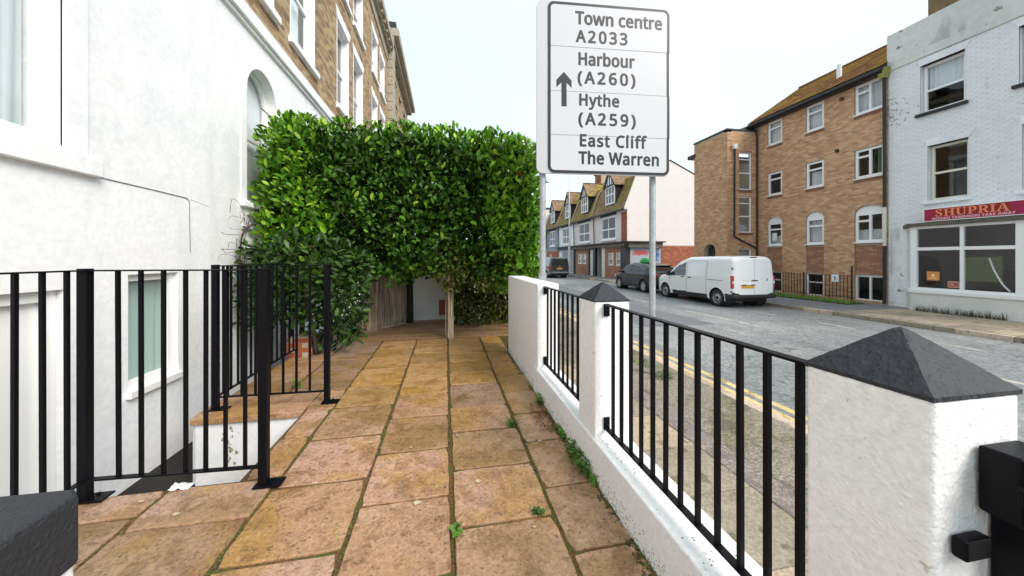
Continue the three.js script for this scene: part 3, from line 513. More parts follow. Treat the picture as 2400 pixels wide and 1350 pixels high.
// ---------------------------------------------------------------- brick terrace on the left
{
  const X = -3.06, h = thing('brick_terrace_house', 'tall brown brick terrace house with white stucco ground floor and arched window', 'house', [X, 0, 0], Math.PI / 2);
  const U = z => -z;
  const arch = Object.assign([6.13, 7.1, 2.46, 4.2], { arch: true, rise: 0.49 });
  part(h, 'stucco_wall', holed(5.18, 19.4, -0.7, 5.22, [arch], 0.25), M.wall);
  part(h, 'interior', shell(5.4, 19.2, -0.6, 12.3, -0.3, -5), M.room);
  part(h, 'coping', bx(5.18, 19.4, 5.2, 5.42, -0.1, 0.1, 0.02), M.wall); part(h, 'coping_lip', bx(5.18, 19.4, 5.14, 5.197, -0.1, 0.05, 0.01), M.wall);
  { // raised moulding round the arch and the window in it
    const ring = new THREE.Shape(), c = 6.615, r1 = 0.64, k1 = 0.66, r0 = 0.485, k0 = 0.49;
    ring.moveTo(c - r1, 2.4); for (let i = 20; i >= 0; i--) ring.lineTo(c + r1 * Math.cos(i / 20 * Math.PI), 4.2 + k1 * Math.sin(i / 20 * Math.PI)); ring.lineTo(c + r1, 2.4); ring.lineTo(c + r0, 2.4);
    for (let i = 0; i <= 20; i++) ring.lineTo(c + r0 * Math.cos(i / 20 * Math.PI), 4.2 + k0 * Math.sin(i / 20 * Math.PI)); ring.lineTo(c - r0, 2.4); ring.closePath();
    part(h, 'arch_moulding', new THREE.ExtrudeGeometry(ring, { depth: 0.012, bevelEnabled: true, bevelSize: 0.006, bevelThickness: 0.006, bevelOffset: -0.006, bevelSegments: 2 }).translate(0, 0, -0.004), M.wall);
    const w = grp(h, 'window', 'white arched window'), fr = new THREE.Shape(), q0 = 0.43, j0 = 0.435;
    fr.moveTo(c - r0, 2.46); fr.lineTo(c - r0, 4.2); for (let i = 20; i >= 0; i--) fr.lineTo(c + r0 * Math.cos(i / 20 * Math.PI), 4.2 + k0 * Math.sin(i / 20 * Math.PI)); fr.lineTo(c + r0, 2.46); fr.closePath();
    const hp = new THREE.Path(); hp.moveTo(c - q0, 2.52); hp.lineTo(c + q0, 2.52); hp.lineTo(c + q0, 4.2); for (let i = 1; i <= 20; i++) hp.lineTo(c + q0 * Math.cos(i / 20 * Math.PI), 4.2 + j0 * Math.sin(i / 20 * Math.PI)); hp.closePath(); fr.holes.push(hp);
    part(w, 'frame', new THREE.ExtrudeGeometry(fr, { depth: 0.05, bevelEnabled: false }).translate(0, 0, -0.2), M.upvc);
    part(w, 'glazing_bar', bx(c - q0, c + q0, 3.5, 3.54, -0.195, -0.155), M.upvc);
    const gs = new THREE.Shape(); gs.moveTo(c - q0, 2.5); gs.lineTo(c + q0, 2.5); gs.lineTo(c + q0, 4.2); for (let i = 1; i <= 20; i++) gs.lineTo(c + q0 * Math.cos(i / 20 * Math.PI), 4.2 + j0 * Math.sin(i / 20 * Math.PI)); gs.closePath();
    raw(w, 'pane', boxUV(new THREE.ShapeGeometry(gs).translate(0, 0, -0.175)), M.glass);
    raw(w, 'curtain', boxUV(new THREE.PlaneGeometry(1, 2.3).translate(c, 3.55, -0.26)), std({ color: lin(0.78, 0.82, 0.86), roughness: 0.9 }));
    part(w, 'sill', bx(c - 0.66, c + 0.66, 2.34, 2.42, -0.2, 0.07, 0.015), M.wall);
  }
  part(h, 'water_pipe', tube([[6.0, 2.02, 0.03], [7.2, 2.02, 0.03]], 0.028, 8), M.wall);
  // upper storeys: openings
  const ups = [], W = [[5.75, 7.0], [7.68, 9.0], [10.72, 11.94], [12.52, 13.86], [15.5, 16.7], [17.3, 18.55]];
  for (const [a, b] of W) { ups.push([a, b, 5.95, 8.45]); ups.push([a, b, 9.45, 11.2]); }
  part(h, 'mortar_wall', holed(5.18, 19.4, 5.421, 12.4, ups, 0.25), M.mortarDark);
  for (const [a, b, c, d] of ups) {
    makeWindow(h, { u0: a + 0.03, u1: b - 0.03, v0: c, v1: d - 0.03, rec: 0.14, fw: 0.07, trans: [(c + d) / 2], curtain: [a + 0.1, b - 0.1, c, d, M.skyTintBlind] });
    part(h, 'reveal', bx(a, a + 0.025, c, d, -0.14, 0.016), M.wall); part(h, 'reveal', bx(b - 0.025, b, c, d, -0.14, 0.016), M.wall);
    part(h, 'lintel', prism([[a - 0.14, d + 0.26], [b + 0.14, d + 0.26], [b + 0.02, d - 0.02], [a - 0.02, d - 0.02]].reverse(), 0.17).translate(0, 0, -0.14), M.wall);
    part(h, 'sill', bx(a - 0.1, b + 0.1, c - 0.13, c - 0.002, -0.14, 0.1, 0.012), M.wall);
  }
  seed(41);
  const brown = palette([[[0.47, 0.34, 0.21], 4], [[0.56, 0.42, 0.24], 3], [[0.36, 0.25, 0.17], 3], [[0.58, 0.47, 0.31], 2], [[0.24, 0.17, 0.125], 1.2], [[0.47, 0.29, 0.18], 1.5]], 12);
  const hb = ups.map(([a, b, c, d]) => [a - 0.02, b + 0.02, c - 0.13, d + 0.26]);
  bricks(h, { u0: 5.18, u1: 19.4, v0: 5.45, v1: 12.0, holes: hb, tones: brown, single: 300, mat: brickMat, proud: 0.01 });
  part(h, 'frieze', bx(5.18, 19.4, 12.0, 12.45, -0.2, 0.06, 0.01), M.stone);
  part(h, 'cornice', [bx(5.18, 19.4, 12.45, 12.62, -0.2, 0.2, 0.03), bx(5.18, 19.4, 12.62, 12.98, -0.2, 0.36, 0.04)], M.stone);
  for (let k = 0; k < 21; k++) part(h, 'bracket', bx(5.4 + k * 0.68, 5.52 + k * 0.68, 12.46, 12.615, 0.2, 0.31), M.stone);
  part(h, 'roof', bx(5.18, 19.4, 12.982, 13.2, -5, 0.3), M.pipeBlack);

  // next terrace beyond
  const n = thing('far_terrace_house', 'farther brick terrace with pale stone corner blocks rising beyond the hedge', 'house', [-3.06, 0, -19.4], Math.PI / 2);
  const fw = []; for (const a of [2.6, 4.8, 7.2]) { fw.push([a, a + 1.0, 8.2, 10.1]); fw.push([a, a + 1.0, 11.0, 12.3]); fw.push([a, a + 1.0, 5, 7.2]); }
  part(n, 'wall', holed(0.005, 10, -0.7, 13.6, fw, 0.3), M.mortarDark);
  part(n, 'interior', shell(0.2, 9.8, -0.6, 13.4, -0.3, -4), M.room);
  bricks(n, { u0: 1.0, u1: 9.9, v0: 5, v1: 13, holes: fw.map(([a, b, c, d]) => [a - 0.02, b + 0.02, c - 0.1, d + 0.2]), tones: brown, single: 0, mat: brickMat, proud: 0.012 });
  for (const [a, b, c, d] of fw) { makeWindow(n, { u0: a, u1: b, v0: c, v1: d, rec: 0.12, fw: 0.07, trans: [(c + d) / 2] }); part(n, 'lintel', bx(a - 0.1, b + 0.1, d, d + 0.2, -0.05, 0.03), M.stone); part(n, 'sill', bx(a - 0.1, b + 0.1, c - 0.1, c - 0.002, -0.1, 0.08), M.stone); }
  for (let k = 0; k < 18; k++) part(n, 'corner_block', bx(0.01, k % 2 ? 0.95 : 0.8, 4.9 + k * 0.45, 5.33 + k * 0.45, -0.1, 0.3, 0.015), M.stone);
  part(n, 'cornice', [bx(0.01, 10, 13.1, 13.35, -0.2, 0.35, 0.03), bx(0.01, 10.1, 13.35, 13.8, -0.2, 0.6, 0.05)], M.stone);
  part(n, 'roof', bx(0.01, 10, 13.81, 14.1, -4, 0.45), M.pipeBlack);
}
// ---------------------------------------------------------------- brick flats across the road (front faces -x; local x = +z, local z = -x)
const RIGHT = -Math.PI / 2;
{
  seed(61);
  const zc = -12.8, h = thing('brick_flats', 'yellow brown brick flats with mossy tiled roof and square stair tower', 'building', [15.8, 0, zc], RIGHT);
  const U = z => z - zc, cols = [[-14.8, -14.03], [-12.91, -12.15], [-11.02, -10.06]], ops = [], panels = [];
  const buff = palette([[[0.69, 0.43, 0.25], 5], [[0.75, 0.5, 0.3], 3], [[0.63, 0.37, 0.22], 3], [[0.66, 0.36, 0.23], 2.5], [[0.48, 0.27, 0.17], 0.8], [[0.79, 0.57, 0.37], 1.4]], 12);
  for (const [a, b] of cols) { ops.push([U(a), U(b), 7.13, 8.28], [U(a), U(b), 4.64, 5.76]); const g = Object.assign([U(a), U(b), 0.9, 3.3], { arch: true, rise: 0.28 }); ops.push(g); panels.push([U(a), U(b)]); ops.push([U(a), U(b), -0.08, 0.885]); }
  part(h, 'wall', holed(U(-15.6), U(-9.96), -0.7, 8.55, ops, 0.25), M.mortar);
  part(h, 'interior', shell(U(-15.4), U(-10.1), -0.6, 8.5, -0.25, -5.6), M.room);
  bricks(h, { u0: U(-15.39), u1: U(-9.96), v0: -0.13, v1: 8.5, holes: ops, tones: buff, single: 260, mat: brickMat });
  for (const [a, b] of panels) {
    part(h, 'infill_panel', bx(a, b, 0.9, 2.12, -0.2, -0.06), M.mortar);
    bricks(h, { u0: a, u1: b, v0: 0.92, v1: 2.1, z: -0.06, tones: palette([[[0.42, 0.2, 0.13], 3], [[0.5, 0.28, 0.17], 2], [[0.34, 0.16, 0.11], 1]], 6), mat: brickMat });
  }
  cols.forEach(([a, b], i) => {
    const w = { u0: U(a) + 0.012, u1: U(b) - 0.012, rec: 0.03, fw: 0.085 }, two = i === 2, m = two ? [U(a) + 0.5] : [];
    makeWindow(h, { ...w, v0: 7.14, v1: 8.27, mull: m, trans: two ? [[7.95], []] : [7.92], sill: [0.03, 0.05, 0.05], curtain: [U(a), U(b), 7.15, 8.25] });
    makeWindow(h, { ...w, v0: 4.65, v1: 5.75, mull: m, trans: two ? [[5.46], []] : [5.42], sill: [0.03, 0.05, 0.05], curtain: i ? [U(a) + (two ? 0.62 : 0.1), U(b) - 0.08, 4.7, two ? 5.75 : 5.35, two ? M.curtainGreen : M.net] : undefined });
    makeWindow(h, { ...w, v0: 2.17, v1: 3.28, mull: m, trans: two ? [[2.98], []] : [2.95], sill: [0.03, 0.05, 0.05], curtain: [U(a), U(b), 2.2, i === 1 ? 3.2 : 2.65] });  // nets added here to pale the panes, in place of reflections
    const c = (U(a) + U(b)) / 2, r = (b - a) / 2 - 0.012, s = []; for (let k = 0; k <= 14; k++) s.push([c + r * Math.cos(k / 14 * Math.PI), 3.283 + 0.28 * Math.sin(k / 14 * Math.PI)]);
    part(h, 'arch_panel', prism(s, 0.05).translate(0, 0, -0.1), M.upvc, 'white arched board over the window');
    makeWindow(h, { ...w, v0: -0.08, v1: 0.885, mull: m, trans: two ? [] : [0.5], fw: 0.06 });
    for (const y of [7.13, 4.64]) part(h, 'brick_sill', bx(U(a) - 0.02, U(b) + 0.02, y - 0.16, y - 0.055, 0.009, 0.02), std({ color: lin(0.27, 0.13, 0.085), map: brickMottle }));
  });
  part(h, 'notice', bx(U(-14.62), U(-14.36), 2.4, 2.78, -0.075, -0.072), M.upvc);
  // roof
  part(h, 'roof', lengthwise([[0.3, 8.5], [-3.0, 10.7], [-6.2, 8.5], [-6.2, 8.4], [0.3, 8.4]], 5.75).translate(U(-15.7), 0, 0), M.darkWood);
  const sl = Math.hypot(3.3, 2.2), mossy = (u, v) => { const n = fbm(u / 7, v / 7, 6, 3, 5) , c = n > 0.47 ? [0.46, 0.29, 0.06] : [0.4, 0.2, 0.075]; const k = rr(0.55, 1.2); return lin(c[0] * k, c[1] * k, c[2] * k); };
  tiles(h, 'roof_tiles', [U(-15.72), 8.52, 0.31], [1, 0, 0], [0, 2.2 / sl, -3.3 / sl], 5.78, sl, 0.165, 0.1, mossy);
  part(h, 'ridge', bx(U(-15.72), U(-9.94), 10.69, 10.8, -3.1, -2.9, 0.04), std({ color: lin(0.2, 0.08, 0.04), roughness: 0.9 }));
  part(h, 'gutter', bx(U(-15.72), U(-9.98), 8.33, 8.44, 0.26, 0.38, 0.03), M.pipeBlack);
  part(h, 'fascia', bx(U(-15.72), U(-9.98), 8.3, 8.46, 0.2, 0.258), M.darkWood); part(h, 'soffit', bx(U(-15.72), U(-9.98), 8.28, 8.3, 0.012, 0.257), M.darkWood);
  part(h, 'flue_pipe', cyl(0.09, 0.09, 0.75, U(-12.3), 9.2, -1.0, 12), M.upvc, 'short white flue pipe on the roof');
  part(h, 'drain_pipe', tube([[U(-15.33), 8.3, 0.2], [U(-15.33), 8.0, 0.08], [U(-15.33), 0, 0.08]], 0.04, 8), M.pipeBrown);
  for (const [z, y] of [[-11.45, 8.0], [-11.62, 5.95]]) part(h, 'vent_cowl', cyl(0.07, 0.07, 0.08, 0, 0, 0, 12).rotateX(Math.PI / 2).translate(U(z), y, 0.0), M.pipeBrown);
  // stair tower: front at x = 14.02
  const T = 1.78, arch = Object.assign([U(-17.0), U(-16.2), -0.65, 1.95], { arch: true, rise: 0.36 });
  const tw = grp(h, 'stair_tower'); tw.position.z = T;
  part(tw, 'front_wall', holed(U(-17.8), U(-15.4), -0.7, 8.05, [arch], 0.25), M.mortar);
  bricks(tw, { u0: U(-17.8), u1: U(-15.4), v0: -0.13, v1: 8.0, holes: [arch], tones: buff, mat: brickMat });
  part(tw, 'porch', shell(U(-17.4), U(-15.8), -0.2, 3.2, -0.25, -1.5), M.room);
  part(tw, 'coping', [bx(U(-17.83), U(-15.36), 8.05, 8.13, -2.2, 0.05, 0.01)], M.darkWood);
  part(tw, 'back_wall', [bx(U(-17.8), U(-17.55), -0.7, 8.05, -2.2, -0.251)], M.mortar);
  const rt = grp(h, 'return_wall'); rt.position.set(U(-15.4), 0, T); rt.rotation.y = Math.PI / 2;   // faces +z: local x = +x from the tower corner
  const rw = [[0.69, 1.46, 5.05, 6.98], [0.69, 1.46, 2.85, 4.72], [0.69, 1.46, 0.6, 2.05]];
  const rtw = part(rt, 'wall', holed(0, T, -0.7, 8.05, rw, 0.22), M.mortar); void rtw;
  bricks(rt, { u0: 0, u1: T - 0.02, v0: -0.13, v1: 8.0, holes: rw, tones: buff, mat: brickMat });
  for (const [a, b, c, d] of rw) { makeWindow(rt, { u0: a, u1: b, v0: c, v1: d, rec: 0.06, fw: 0.065, trans: d > 3 ? [c + (d - c) * 0.45, d - 0.36] : [d - 0.4] }); part(rt, 'brick_sill', bx(a - 0.02, b + 0.02, c - 0.14, c - 0.01, -0.05, 0.03), std({ color: lin(0.24, 0.12, 0.08), map: brickMottle })); }
  part(rt, 'drain_pipe', tube([[0.36, 7.1, 0.09], [0.36, 5, 0.07], [0.36, 2.9, 0.07], [0.42, 2.62, 0.07], [1.7, 2.05, 0.07]], 0.04, 8, 40), M.pipeBlack);
  part(rt, 'hopper', prism([[0.24, 7.32], [0.48, 7.32], [0.43, 7.08], [0.29, 7.08]].reverse(), 0.14).translate(0, 0, 0.02), M.upvc);
  flatten(tw); flatten(rt);
  part(h, 'side_wing', bx(U(-18.15), U(-17.81), -0.7, 7.3, -2, 1.5), M.mortar); 
  const sw = grp(h, 'side_wing_front'); sw.position.z = 1.5; bricks(sw, { u0: U(-18.15), u1: U(-17.81), v0: -0.13, v1: 7.25, tones: buff, mat: brickMat });
  part(h, 'side_wing_eaves', bx(U(-18.3), U(-17.7), 7.3, 7.5, -2, 1.85, 0.02), M.darkWood);
  part(h, 'slate_lean_to', lengthwise([[-2.2, 8.1], [1.2, 8.12], [-2.2, 9.4]], 1.7).translate(U(-17.4), 0, 0), std({ color: lin(0.12, 0.13, 0.14), roughness: 0.8, map: brickMottle }));

  const r = thing('area_railing', 'low thin bar railing in front of the brick flats basement', 'railing', [15.42, -0.06, -13.1]);
  part(r, 'top_rail', bx(-0.012, 0.012, 0.905, 0.925, -2.3, 2.25), M.pipeBrown); part(r, 'bottom_rail', bx(-0.012, 0.012, 0.08, 0.1, -2.3, 2.25), M.pipeBrown);
  for (let i = 0; i < 35; i++) part(r, 'bar', bar(0, -2.28 + i * 0.133, 0.02, 0.97, 0.009), M.pipeBrown);
  for (const z of [-2.3, 0.4, 2.25]) part(r, 'post', bx(-0.022, 0.022, -0.1, z === 2.25 ? 1.3 : 1.0, z - 0.022, z + 0.022), M.pipeBrown);
  const np = thing('white_notice', 'small white notice plate fixed to the low basement railing', 'sign', [15.39, 0.6, -11.42]); part(np, 'plate', bx(-0.006, 0.006, 0, 0.3, -0.13, 0.13, 0.003), M.upvc); part(np, 'mark', bx(-0.008, -0.0062, 0.06, 0.22, -0.02, 0.02), M.pipeBlack);
}
// ---------------------------------------------------------------- grey painted shop building
{
  seed(71);
  const zc = -7, h = thing('grey_shop_building', 'pale grey painted brick building with cement parapet above the takeaway shop', 'building', [15.8, 0, zc], RIGHT), U = z => z - zc;
  const ops = [[U(-9.08), U(-8.04), 6.42, 8.04], [U(-8.9), U(-7.97), 3.44, 5.28], [U(-7.0), U(-5.95), 6.42, 8.04], [U(-6.95), U(-6.0), 3.44, 5.28]];
  const shopOp = [U(-9.3), U(-4.6), 0.45, 2.55];
  part(h, 'wall', holed(U(-9.95), U(-3.5), -0.7, 8.3, [...ops, shopOp], 0.3), M.grey);
  bricks(h, { u0: U(-9.95), u1: U(-3.5), v0: 2.72, v1: 8.28, holes: ops.map(([a, b, c, d]) => [a, b, c, d + 0.24]), tones: (p => () => p[Math.floor(rnd() * 4)])([1, 0.985, 0.97, 0.94].map((k, i) => ({ i, c: lin(k, k, k) }))), mat: M.greyBrick, proud: 0.004, H: 0.067, J: 0.008 });
  part(h, 'parapet', bx(U(-9.97), U(-3.5), 8.301, 9.6, -0.3, 0.05, 0.02), std({ map: greyTex, color: lin(0.8, 0.78, 0.74), roughness: 0.9, bumpMap: renderBump, bumpScale: 0.006 }), 'cement rendered parapet');
  part(h, 'interior', shell(U(-9.8), U(-3.6), -0.5, 8.2, -0.3, -5), M.room);
  part(h, 'upper_floor', bx(U(-9.8), U(-3.6), 2.75, 2.95, -5, -0.31), M.room);
  part(h, 'side_wall', bx(U(-9.96), U(-9.8), -0.7, 8.3, -5, -0.301), M.grey);
  part(h, 'roof', bx(U(-9.97), U(-3.5), 8.7, 8.8, -5, -0.301), M.pipeBlack);
  ops.forEach(([a, b, c, d], i) => {
    makeWindow(h, { u0: a + 0.02, u1: b - 0.02, v0: c + 0.02, v1: d - 0.02, rec: 0.14, fw: 0.075, trans: [c + (d - c) * (i % 2 ? 0.5 : 0.46)], m: i % 2 ? M.cream : M.upvc, curtain: i === 0 || i === 2 ? [a + 0.05, b - 0.05, c + (d - c) * 0.5, d, M.skyTintBlind] : undefined });
    part(h, 'sill', bx(a - 0.1, b + 0.08, c - 0.1, c - 0.002, -0.12, 0.1, 0.015), i % 2 ? M.grey : M.pipeBlack);
    part(h, 'lintel', prism([[a - 0.15, d + 0.235], [b + 0.17, d + 0.235], [b, d], [a, d]].reverse(), 0.16).translate(0, 0, -0.14), M.grey);
  });
  part(h, 'drain_pipe', tube([[U(-10.0), 8.2, 0.12], [U(-10.0), 5, 0.1], [U(-10.0), 3.4, 0.1]], 0.05, 8), M.pipeBlack, 'black cast iron drainpipe');
  part(h, 'drain_pipe', tube([[U(-10.0), 3.4, 0.1], [U(-10.0), 2.0, 0.1]], 0.052, 8), M.cream, 'cream section of the drainpipe');
  part(h, 'drain_pipe', tube([[U(-10.0), 2.0, 0.1], [U(-10.0), 0.3, 0.1], [U(-10.0), -0.12, 0.12]], 0.05, 8), M.pipeBlack);
  part(h, 'hopper', [prism([[-0.16, 8.75], [0.16, 8.75], [0.08, 8.4], [-0.08, 8.4]].reverse(), 0.22).translate(U(-10.0), -0.3, 0.03)], std({ color: lin(0.3, 0.3, 0.08), roughness: 0.9, bumpMap: grain, bumpScale: 0.01 }), 'moss covered rain hopper');
  seed(72); const ivy = []; for (let i = 0; i < 60; i++) { const y = rr(6.3, 7.3), x = U(-9.95) + rr(-0.05, 1.0) * Math.pow(rnd(), 1.4); ivy.push(new THREE.PlaneGeometry(0.035, 0.025).rotateZ(rr(0, 3)).rotateY(rr(-0.6, 0.6)).translate(x, y - Math.abs(x - U(-9.95)) * 0.15 + 0.0, rr(0.02, 0.05))); }
  part(h, 'dead_creeper', ivy, std({ color: lin(0.12, 0.1, 0.07), roughness: 1 })).userData.kind = 'stuff';
  // shop front: bay with splayed end
  const F = 0.6, plan = o => [[U(-9.45) - o, 0], [U(-8.98) - o * 0.5, F + o], [U(-4.5), F + o], [U(-4.5), 0]];
  const slabOf = (y0, y1, o) => prism(plan(o).map(([a, b]) => [a, -b]), y1 - y0).rotateX(-Math.PI / 2).translate(0, y0, 0);
  const sf = grp(h, 'shop_front', 'white framed shop window bay');
  part(sf, 'stall_riser', slabOf(-0.3, 0.42, 0), std({ map: renderTex, color: lin(0.8, 0.8, 0.76), roughness: 0.9, bumpMap: renderBump, bumpScale: 0.005 }));
  part(sf, 'sill', slabOf(0.42, 0.52, 0.05), M.upvc); part(sf, 'canopy', slabOf(2.58, 2.69, 0.09), std({ color: lin(0.26, 0.25, 0.24), roughness: 0.7, map: concTex }));
  const zf = F - 0.04, fr = [bx(U(-8.98), U(-8.83), 0.52, 2.58, zf - 0.05, zf + 0.03), bx(U(-7.855), U(-7.775), 0.521, 2.579, zf - 0.05, zf + 0.02), bx(U(-8.83), U(-6.8), 1.8, 1.9, zf - 0.04, zf + 0.012), bx(U(-8.83), U(-6.8), 0.521, 0.6, zf - 0.04, zf + 0.015), bx(U(-8.83), U(-6.8), 2.5, 2.579, zf - 0.04, zf + 0.015), bx(U(-6.8), U(-4.5), 0.52, 2.58, zf - 0.05, zf + 0.03)];
  part(sf, 'frame', fr, M.upvc);
  for (const [a, b] of [[-8.83, -7.855], [-7.775, -6.8]]) for (const [c, d] of [[0.6, 1.8], [1.9, 2.5]]) raw(sf, 'pane', boxUV(new THREE.PlaneGeometry(b - a, d - c).translate(U((a + b) / 2), (c + d) / 2, zf - 0.01)), M.glass);
  const sp = grp(sf, 'side_light'); sp.position.set(U(-9.45), 0, 0); sp.rotation.y = -Math.atan2(F, 0.47); const sL = Math.hypot(F, 0.47);
  part(sp, 'frame', [bx(0, sL, 0.52, 0.6, -0.06, 0, 0), bx(0, sL, 2.5, 2.58, -0.06, 0), bx(0, 0.12, 0.6, 2.5, -0.06, 0), bx(sL - 0.16, sL, 0.6, 2.5, -0.06, 0), bx(0.12, sL - 0.16, 1.8, 1.88, -0.06, 0)], M.upvc);
  for (const [c, d] of [[0.6, 1.8], [1.88, 2.5]]) raw(sp, 'pane', boxUV(new THREE.PlaneGeometry(sL - 0.28, d - c).translate(sL / 2 - 0.02, (c + d) / 2, -0.03)), M.glass);
  flatten(sp);
  const cv = (w, hh, draw) => { const c = document.createElement('canvas'); c.width = w; c.height = hh; draw(c.getContext('2d'), w, hh); const t = new THREE.CanvasTexture(c); t.colorSpace = THREE.SRGBColorSpace; return t; };
  const printed = (parent, name, w, hh, t, p, ry, label) => { const o = new THREE.Mesh(new THREE.PlaneGeometry(w, hh), std({ map: t, roughness: 0.6 })); o.name = name; if (label) o.userData.label = label; o.position.set(...p); o.rotation.y = ry; shade(o); parent.add(o); return o; };
  printed(sf, 'window_notice', 0.3, 0.28, cv(128, 120, (g, a, b) => { g.fillStyle = '#d98a2a'; g.fillRect(0, 0, a, b); g.fillStyle = '#f3d9a0'; g.beginPath(); g.arc(64, 52, 20, 0, 7); g.fill(); g.fillRect(24, 84, 80, 12); }), [U(-8.48), 0.98, zf - 0.05], 0, 'orange notice in the shop window');
  printed(sf, 'window_notice', 0.26, 0.2, cv(128, 100, (g, a, b) => { g.fillStyle = '#c9806c'; g.fillRect(0, 0, a, b); g.fillStyle = '#8f3d34'; g.fillRect(14, 22, 100, 56); g.fillStyle = '#d8a090'; g.fillRect(30, 34, 30, 28); }), [U(-8.02), 0.74, zf - 0.05], 0, 'red notice low in the shop window');
  part(sf, 'shop_counter', bx(U(-8.9), U(-5), -0.3, 1.15, -3.4, -3), M.darkWood);
  part(sf, 'green_screen', bx(U(-8.6), U(-7.7), 0.8, 1.6, -0.9, -0.86), std({ color: lin(0.14, 0.19, 0.06), roughness: 0.9 }));
  part(sf, 'ceiling_strip', tube([[U(-7.45), 1.55, 0.2], [U(-7.35), 1.2, 0.22], [U(-7.15), 0.8, 0.3], [U(-7.0), 0.62, 0.35]], 0.02, 6, 20), M.upvc, 'white curved trim behind the glass');
  // shop sign board
  const sb = thing('shop_sign', 'dark red shop sign reading SHUPRIA above the shop window', 'sign', [15.38, 2.93, -7.4], RIGHT);
  part(sb, 'board', bx(-1.38, 1.4, -0.205, 0.225, -0.38, 0, 0.008), M.upvc);
  printed(sb, 'sign_face', 2.7, 0.37, cv(2048, 280, (g, a, b) => {
    g.fillStyle = '#a01848'; g.fillRect(0, 0, a, b); const px = z => (z + 7.4 + 1.34) / 2.7 * a;
    g.fillStyle = '#8c1f14'; g.fillRect(px(-8.5), 12, px(-6.96) - px(-8.5), 186);
    g.textBaseline = 'alphabetic'; g.font = 'bold 240px serif'; const w = g.measureText('SHUPRIA').width; g.save(); g.translate(px(-8.49), 190); g.scale((px(-6.97) - px(-8.49)) / w, 0.98); g.fillStyle = '#f08a6a'; g.fillText('SHUPRIA', 0, 0); g.restore();
    g.font = 'bold 76px sans-serif'; const w2 = g.measureText('INDIAN TANDOORI TAKE AWAY').width; g.save(); g.translate(px(-8.56), 265); g.scale((px(-6.87) - px(-8.56)) / w2, 1); g.fillStyle = '#f4c8cc'; g.fillText('INDIAN TANDOORI TAKE AWAY', 0, 0); g.restore();
  }), [0.01, 0.01, 0.003], 0);
  const ch = thing('chimney_stack', 'tan rendered chimney stack behind the cement parapet', 'chimney', [18, 8.7, -9.1]); part(ch, 'stack', bx(-0.5, 0.5, 0, 3.4, -0.75, 0.9, 0.02), std({ color: lin(0.48, 0.38, 0.22), map: concTex, roughness: 0.9 })); part(ch, 'pot', [cyl(0.14, 0.11, 0.5, 0, 3.4, -0.3, 12)], M.rust); part(ch, 'pot', [cyl(0.14, 0.11, 0.5, 0, 3.4, 0.4, 12)], M.rust);
}
